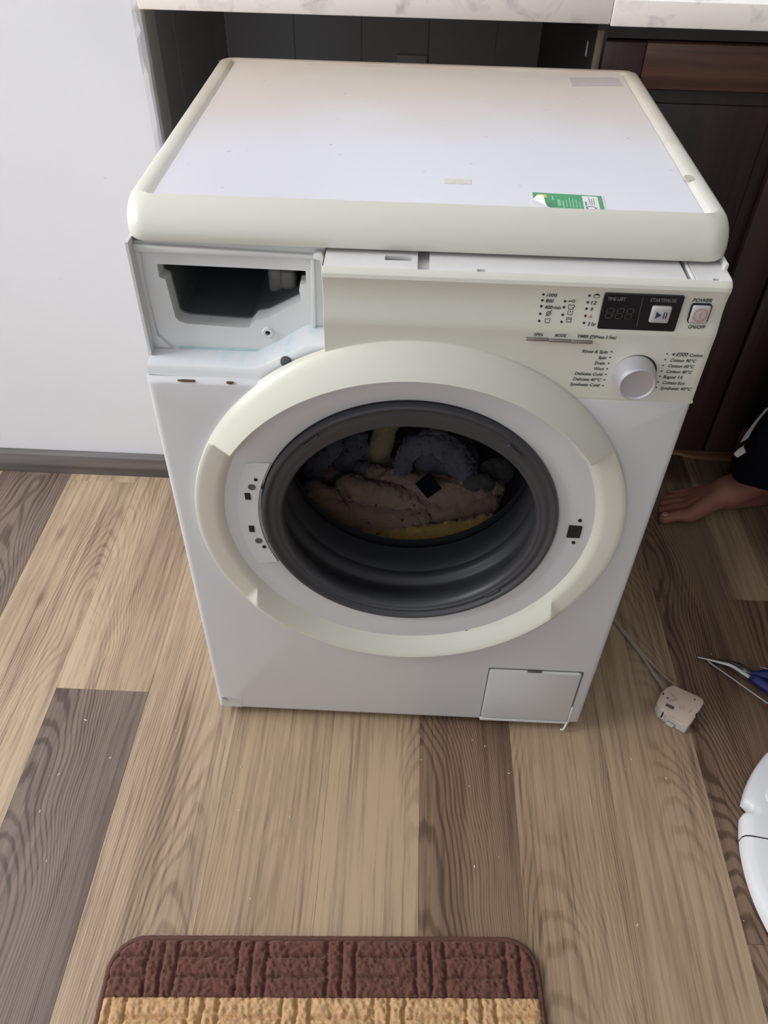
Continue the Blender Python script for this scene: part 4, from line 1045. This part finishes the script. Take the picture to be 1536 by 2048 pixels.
# ------------------------------------------------------------------ pliers and screwdriver
M_tool = mat('tool_steel', (0.45, 0.43, 0.42), .28, metal=.9, var=.2, vscale=60)
M_toold = mat('dark_tool_steel', (0.09, 0.08, 0.075), .4, metal=.8, var=.3, vscale=50)
M_blue = mat('blue_grip', (0.012, 0.028, 0.16), .4, var=.1)
pl = thing('pliers', 'long-nose pliers with blue grips lying on the dark floor', 'pliers', (.62, .115, 0))
jaw1 = smooth_path([(.5335, .1545, .0065), (.5510, .1500, .0070), (.5700, .1440, .0080), (.5870, .1372, .0095), (.6020, .1240, .0100), (.6130, .1145, .0100)], 4)
jaw2 = smooth_path([(.5490, .1540, .0050), (.5700, .1480, .0060), (.5930, .1430, .0075), (.6080, .1330, .0085), (.6180, .1220, .0090)], 4)
tube('jaw', jaw1, [.0016+.0042*min(1, i/16) for i in range(len(jaw1))], M_tool, pl, 8, .9)
tube('jaw', jaw2, [.0016+.0050*min(1, i/12) for i in range(len(jaw2))], M_toold, pl, 8, .8)
lathe('pivot', [(.002, .0105), (.0120, .0105), (.0138, .0085), (.0142, .0060), (.0155, .0050), (.0160, .0001)], .6080, .1265, M_tool, pl, 24, axis='z')
h1 = smooth_path([(.6130, .1165, .0090), (.6250, .1080, .0095), (.6420, .0900, .0105), (.6700, .0680, .0105), (.7000, .0560, .010), (.7350, .0520, .010)], 5)
h2 = smooth_path([(.6160, .1230, .0090), (.6330, .1200, .0100), (.6550, .1180, .0110), (.6800, .1120, .0110), (.7100, .0980, .011), (.7450, .0850, .010)], 5)
tube('grip', h1, [.0055]*3+[.009]*2+[.0100]*20+[.0085], M_blue, pl, 12, .85)
tube('grip', h2, [.0055]*5+[.009]*2+[.0100]*18+[.0085], M_blue, pl, 12, .85)
sd = thing('screwdriver', 'thin steel-shafted screwdriver lying beside the long-nose pliers', 'screwdriver', (.63, .06, 0))
d = Vector((.6304-.5500, .0601-.1492, 0)).normalized(); p0 = Vector((.5500, .1485, .0045)); q = Vector((0, 0, .0085))
shaft_end = p0+d*.122+Vector((0, 0, .0060))
tube('shaft', [p0, p0+d*.006+Vector((0, 0, .0002)), p0+d*.012+Vector((0, 0, .0004)), shaft_end], [.0016, .0022, .0018, .0018], M_tool, sd, 10)
tube('handle', [shaft_end-d*.004, shaft_end, shaft_end+d*.008, shaft_end+d*.018, shaft_end+d*.036, shaft_end+d*.044, shaft_end+d*.048], [.004, .0075, .0095, .0085, .0102, .0095, .005], mat('red_handle', (.25, .02, .02), .4), sd, 14)
nd = tube('steel_pin', [(.6310, .1283, .022), (.6400, .1262, .0215), (.6480, .1240, .021)], [.0012, .0014, .0014], M_tool, None, 8)
tag(nd, 'short bright steel pin lying across the blue plier grip', 'pin')

# ------------------------------------------------------------------ washing machine door lying on the floor
M_gloss = mat('gloss_white_plastic', (0.82, 0.83, 0.84), .22, var=.02)
wd = thing('washer_door', 'round glossy white washing machine door lying on the floor at the right edge', 'appliance door', (.77, -.235, 0))
DC = (.7705, -.2330); DRr = .2625
prof = [(.003, DRr-.004), (.006, DRr), (.020, DRr), (.027, DRr-.003), (.0300, DRr-.009), (.0310, DRr-.014), (.0330, DRr-.03), (.0335, DRr-.055), (.031, .165), (.026, .150), (.020, .146)]
split = math.radians(168.2)
lathe('lower_ring', prof, DC[0], DC[1], M_gloss, wd, 120, split+.004, 2*PI+math.radians(11.8)-.004, 'z')
# upper half ring, its rim cut by two notches and carrying a raised handle rib
def upper():
    n = 150; a0, a1 = math.radians(11.8)+.004, split-.004; V, F = [], []; k = len(prof)
    for i in range(n+1):
        t = a0+(a1-a0)*i/n; deg = math.degrees(t)
        nt = 0.0
        for c in (157.8, 22.2): nt = max(nt, 1-min(1, max(0, (abs(deg-c)-1.0)/1.1)))
        big = 1.0 if 132 < deg < 156 or 24 < deg < 48 else 0.0
        for (z, r) in prof:
            e = max(0, (r-(DRr-.02))/.02)
            rr = r-e*(nt*.010)+e*big*.001
            V.append((DC[0]+rr*math.cos(t), DC[1]+rr*math.sin(t), z))
    for i in range(n):
        for j in range(k-1): F.append((i*k+j, i*k+j+1, (i+1)*k+j+1, (i+1)*k+j))
    return fix(mk('upper_ring', V, F, M_gloss, wd, True, 45))
ur = upper()
V, F = [], []
pts = [(DC[0]+(DRr-.030)*math.cos(math.radians(t)), DC[1]+(DRr-.030)*math.sin(math.radians(t)), .0325) for t in np.linspace(128, 153, 14)]
tube('handle_rib', pts, [.002]+[.0052]*12+[.002], M_gloss, ur, 12, .7)
lathe('inner_frame', [(.022, .150), (.026, .147), (.024, .142), (.010, .140), (.004, .150)], DC[0], DC[1], M_gloss, wd, 96, axis='z')
gl = bpy.data.materials.new('door_glass'); gl.use_nodes = True; bs = gl.node_tree.nodes['Principled BSDF']; bs.inputs['Transmission Weight'].default_value = .9; bs.inputs['Roughness'].default_value = .05; bs.inputs['Base Color'].default_value = (.75, .8, .8, 1)
lathe('glass_bowl', [(.016, .1415), (.020, .130), (.050, .120), (.075, .085), (.085, .03), (.086, .0005)], DC[0], DC[1], gl, wd, 64, axis='z')

# ------------------------------------------------------------------ person crouching at the right
pe = thing('person', 'person crouching at the right edge, one bare foot forward, dark trousers with white edging', 'person', (.95, .50, 0))
M_skin = mat('skin', (0.30, 0.125, 0.085), .55, var=.10, vscale=18, bump=.1, bscale=150)
M_trs = mat('black_trousers', (0.004, 0.0045, 0.007), 1.0, var=.3, vscale=20, spec=.15)
M_shirt = mat('dark_shirt', (0.03, 0.035, 0.05), .9, var=.2)
M_hair = mat('black_hair', (0.012, 0.010, 0.009), .6, var=.3, vscale=80)
HIP, KNR, ANR = (1.10, .47, .33), (.765, .528, .50), (.745, .572, .075)
KNL, ANL = (.795, .430, .068), (1.20, .38, .06)
CH, NK, HD = (1.00, .41, .66), (.965, .41, .83), (.945, .41, .95)
bm = bmesh.new()
def foot(bm, ank, heel, heads, tips, rt):
    capsule(bm, ank, (ank[0], ank[1], ank[2]+.12), .036, .043)
    capsule(bm, ank, heel, .036, .030)
    mid = (ank[0]-.062, ank[1]-.016, .050)
    capsule(bm, ank, mid, (.038, .034, .034), (.036, .036, .032))
    capsule(bm, heel, (mid[0], mid[1]+.012, .024), .029, (.03, .034, .020))
    for h, t, r in zip(heads, tips, rt):
        capsule(bm, mid, h, (.030, .022, .026), (.020, .013, r*1.25))
        m_ = ((h[0]*.45+t[0]*.55), (h[1]*.45+t[1]*.55), max(h[2], t[2])+.0015)
        capsule(bm, h, m_, r*1.15, r*.92); capsule(bm, m_, t, r*.92, (r*1.05, r*.98, r*.86))
hd_ = [(.602, .5120, .0195), (.602, .5370, .0175), (.608, .5560, .0160), (.616, .5740, .0145), (.628, .5900, .0130)]
tp_ = [(.5480, .5060, .0135), (.5480, .5330, .0110), (.5560, .5535, .0100), (.5670, .5720, .0095), (.5840, .5885, .0090)]
foot(bm, ANR, (.790, .585, .032), hd_, tp_, (.0140, .0098, .0092, .0088, .0085))
capsule(bm, (ANR[0], ANR[1], .19), (ANR[0]+.012, ANR[1], .33), .043, .056); capsule(bm, (ANR[0]+.012, ANR[1], .33), KNR, .056, .055)
capsule(bm, KNR, (HIP[0], HIP[1]+.02, HIP[2]), .060, .085)
capsule(bm, KNL, (HIP[0], .37, HIP[2]), .060, .085); capsule(bm, KNL, ((KNL[0]+ANL[0])/2-.05, .40, .068), .054, .055); capsule(bm, ((KNL[0]+ANL[0])/2-.05, .40, .068), ANL, .055, .036)
capsule(bm, ANL, (1.285, .40, .035), .035, .030); capsule(bm, (1.285, .40, .035), (1.275, .40, .015), .03, (.02, .04, .013))
capsule(bm, (HIP[0], .415, HIP[2]), (1.06, .41, .48), (.11, .16, .11), (.095, .145, .10)); capsule(bm, (1.06, .41, .48), CH, (.095, .145, .10), (.10, .165, .11))
capsule(bm, CH, (.985, .41, .745), (.10, .165, .11), (.07, .15, .05)); capsule(bm, (.985, .41, .745), NK, .055, .052); capsule(bm, NK, HD, .05, .055)
capsule(bm, HD, (.955, .41, .975), (.088, .072, .085), (.095, .074, .095)); capsule(bm, (.905, .41, .905), (.93, .41, .95), (.035, .042, .03), (.07, .062, .06))
capsule(bm, (.862, .41, .945), (.868, .41, .972), (.016, .014, .012), (.012, .009, .012))           # nose
for sy in (-1, 1):
    capsule(bm, (.955, .41+sy*.074, .955), (.958, .41+sy*.077, .985), (.014, .006, .016), (.018, .007, .018))   # ears
    capsule(bm, (.868, .41+sy*.028, 1.002), (.868, .41+sy*.042, 1.000), (.012, .014, .008), (.012, .012, .008))  # brows
capsule(bm, (.872, .395, .912), (.872, .425, .912), (.010, .010, .008), (.010, .010, .008))                     # lips
def arm(bm, sh, el, wr, palm, fdir, curl, side):
    capsule(bm, sh, el, .050, .038); capsule(bm, el, wr, .040, .027)
    wr, palm, fdir, side, curl = Vector(wr), Vector(palm), Vector(fdir).normalized(), Vector(side).normalized(), Vector(curl).normalized()
    for k, ln in zip((-1.5, -.5, .5, 1.5), (.068, .078, .074, .058)):
        b0 = palm+side*(k*.019)
        capsule(bm, wr+side*(k*.008), b0, (.018, .016, .015), (.012, .012, .011), 2)
        p1 = b0+fdir*ln*.45; p2 = p1+(fdir*.7+curl*.7)*ln*.32; p3 = p2+(fdir*.25+curl)*ln*.25
        capsule(bm, b0, p1, .0098, .0090, 2); capsule(bm, p1, p2, .0090, .0084, 2); capsule(bm, p2, p3, .0084, .0074, 2)
    t0 = wr+side*.022+fdir*.025; t1 = t0+side*.030+fdir*.025; t2 = t1+fdir*.030+side*.008
    capsule(bm, wr+side*.006, t0, .018, .014, 2); capsule(bm, t0, t1, .0130, .0105, 2); capsule(bm, t1, t2, .0105, .0085, 2)
arm(bm, (1.0, .555, .72), (.925, .560, .52), (.865, .535, .605), (.80, .532, .608), (-1, -.15, -.25), (0, 0, -1), (0, -1, 0))
arm(bm, (1.0, .245, .72), (1.02, .205, .46), (.985, .34, .305), (.945, .38, .290), (-.8, .5, -.2), (-.2, .3, -1), (.5, .8, 0))
body = blob('body', bm, .0042, M_skin, pe, 3)
# big toe nail
nl_ = lathe('toenail', [(0, .0001), (0, .0042), (-.0012, .0056), (-.0022, .0060)], 0, 0, mat('toenail', (0.42, 0.22, 0.17), .35), None, 16, axis='z')
nl_.parent = pe; nl_.matrix_parent_inverse = root_inv(pe); nl_.scale = (1.25, 1.0, 1); nl_.location = (.5440, .5055, .0272); nl_.rotation_euler = (0, math.radians(-14), 0)
# trousers: both legs and the seat in one cloth, hem over the right instep
bm = bmesh.new()
capsule(bm, (.735, .545, .135), (.750, .535, .30), (.068, .062, .030), (.075, .068, .08)); capsule(bm, (.728, .545, .118), (.742, .546, .165), (.066, .056, .014), (.066, .060, .03))
capsule(bm, (.750, .535, .30), (KNR[0]-.002, KNR[1], KNR[2]), .078, .075); capsule(bm, KNR, (HIP[0], HIP[1]+.02, HIP[2]), .078, .105)
capsule(bm, KNL, (HIP[0], .37, HIP[2]), .066, .105); capsule(bm, (KNL[0], KNL[1], .068), (1.15, .385, .066), .066, .062)
capsule(bm, (HIP[0], .415, HIP[2]), (1.07, .41, .44), (.125, .175, .12), (.112, .160, .06))
tr = blob('trousers', bm, .0065, M_trs, pe, 4, .010, 22)
# white edging along the trouser seam
M_whitecl = mat('white_cloth', (0.62, 0.58, 0.56), .9, var=.05)
def ribbon(name, pts, wd_, m, parent):
    V, F = [], []
    P = smooth_path(pts, 6)
    for i, p in enumerate(P):
        w = wd_*(.25+.75*math.sin(PI*min(1, (i+.5)/len(P)))); V += [p+Vector((-.004, 0, -w)), p+Vector((.012, .010, w)), p+Vector((.014, .012, w)), p+Vector((.0, .004, -w))]
    for i in range(len(P)-1):
        for k in range(4): F.append((i*4+k, i*4+(k+1) % 4, (i+1)*4+(k+1) % 4, (i+1)*4+k))
    return fix(mk(name, V, F, m, parent, True, 60))
ribbon('white_edging', [(.6640, .512, .300), (.6530, .512, .268), (.6480, .514, .240), (.6470, .516, .215)], .0055, M_whitecl, tr)
ribbon('white_edging', [(.6490, .520, .196), (.6460, .520, .188), (.6520, .512, .182)], .006, M_whitecl, tr)
# shirt and hair
bm = bmesh.new()
capsule(bm, (1.072, .41, .44), (1.05, .41, .52), (.118, .170, .05), (.112, .162, .10)); capsule(bm, (1.05, .41, .52), CH, (.112, .162, .10), (.115, .182, .115)); capsule(bm, CH, (.985, .41, .755), (.112, .180, .11), (.075, .150, .04))
capsule(bm, (1.0, .545, .72), (.965, .550, .61), .060, .052); capsule(bm, (1.0, .255, .72), (1.012, .220, .58), .064, .056)
blob('shirt', bm, .007, M_shirt, pe, 4, .006, 20)
bm = bmesh.new(); capsule(bm, (.968, .41, .985), (.965, .41, 1.005), (.092, .078, .085), (.088, .076, .075)); capsule(bm, (1.0, .41, .95), (.985, .41, .98), (.062, .066, .06), (.07, .07, .07))
blob('hair', bm, .006, M_hair, pe, 3, .004, 60)
for sy in (-1, 1):
    lathe('eye', [(.0, .0001), (.0, .006), (.004, .0095)], 0, 0, mat('eye', (.02, .015, .012), .2), None, 12, axis='z')
    e = bpy.data.objects[[o.name for o in bpy.data.objects if o.name.startswith('eye') and not o.parent][0]]
    e.parent = pe; e.matrix_parent_inverse = root_inv(pe); e.location = (.8665, .41+sy*.033, .986); e.rotation_euler = (0, math.radians(-90), 0)

# ------------------------------------------------------------------ crumbs on the floor
V, F = [], []
cr = [(-.5182, -.0259), (-.5293, -.1235), (-.5376, -.1841), (-.3101, -.0241), (-.3646, -.0372), (-.2471, -.0952), (-.2517, -.1447), (-.2386, -.1665), (-.159, -.1726), (.1233, -.0287), (.1433, -.0386), (.1791, -.0849), (.1183, -.2336), (.3788, -.0493), (.4286, -.0805), (-.4572, -.0915), (.3417, -.3025), (-.4765, .4124), (-.6241, -.0202), (.5628, .1676)]
cr += [(random.uniform(-.55, .5), random.uniform(-.3, .0)) for _ in range(14)]
for i, (x, y) in enumerate(cr):
    s = random.uniform(.0007, .0014) if i < 20 else random.uniform(.0004, .0008); a = random.random()*PI; l = s*random.uniform(1, 2.6)
    b = len(V); ca, sa_ = math.cos(a), math.sin(a)
    for (u, v, z) in ((-l, -s*.6, 0), (l, -s*.6, 0), (l, s*.6, 0), (-l, s*.6, 0), (-l*.6, -s*.4, s), (l*.7, -s*.3, s), (l*.6, s*.4, s), (-l*.7, s*.3, s)):
        V.append((x+u*ca-v*sa_, y+u*sa_+v*ca, z))
    F += [tuple(b+q for q in f) for f in ((0, 1, 2, 3), (4, 5, 6, 7), (0, 1, 5, 4), (1, 2, 6, 5), (2, 3, 7, 6), (3, 0, 4, 7))]
o = fix(mk('crumbs', V, F, mat('white_crumb', (.75, .72, .66), .7), None, False))
tag(o, 'tiny white crumbs scattered over the wooden floor', 'crumbs', None, 'stuff')
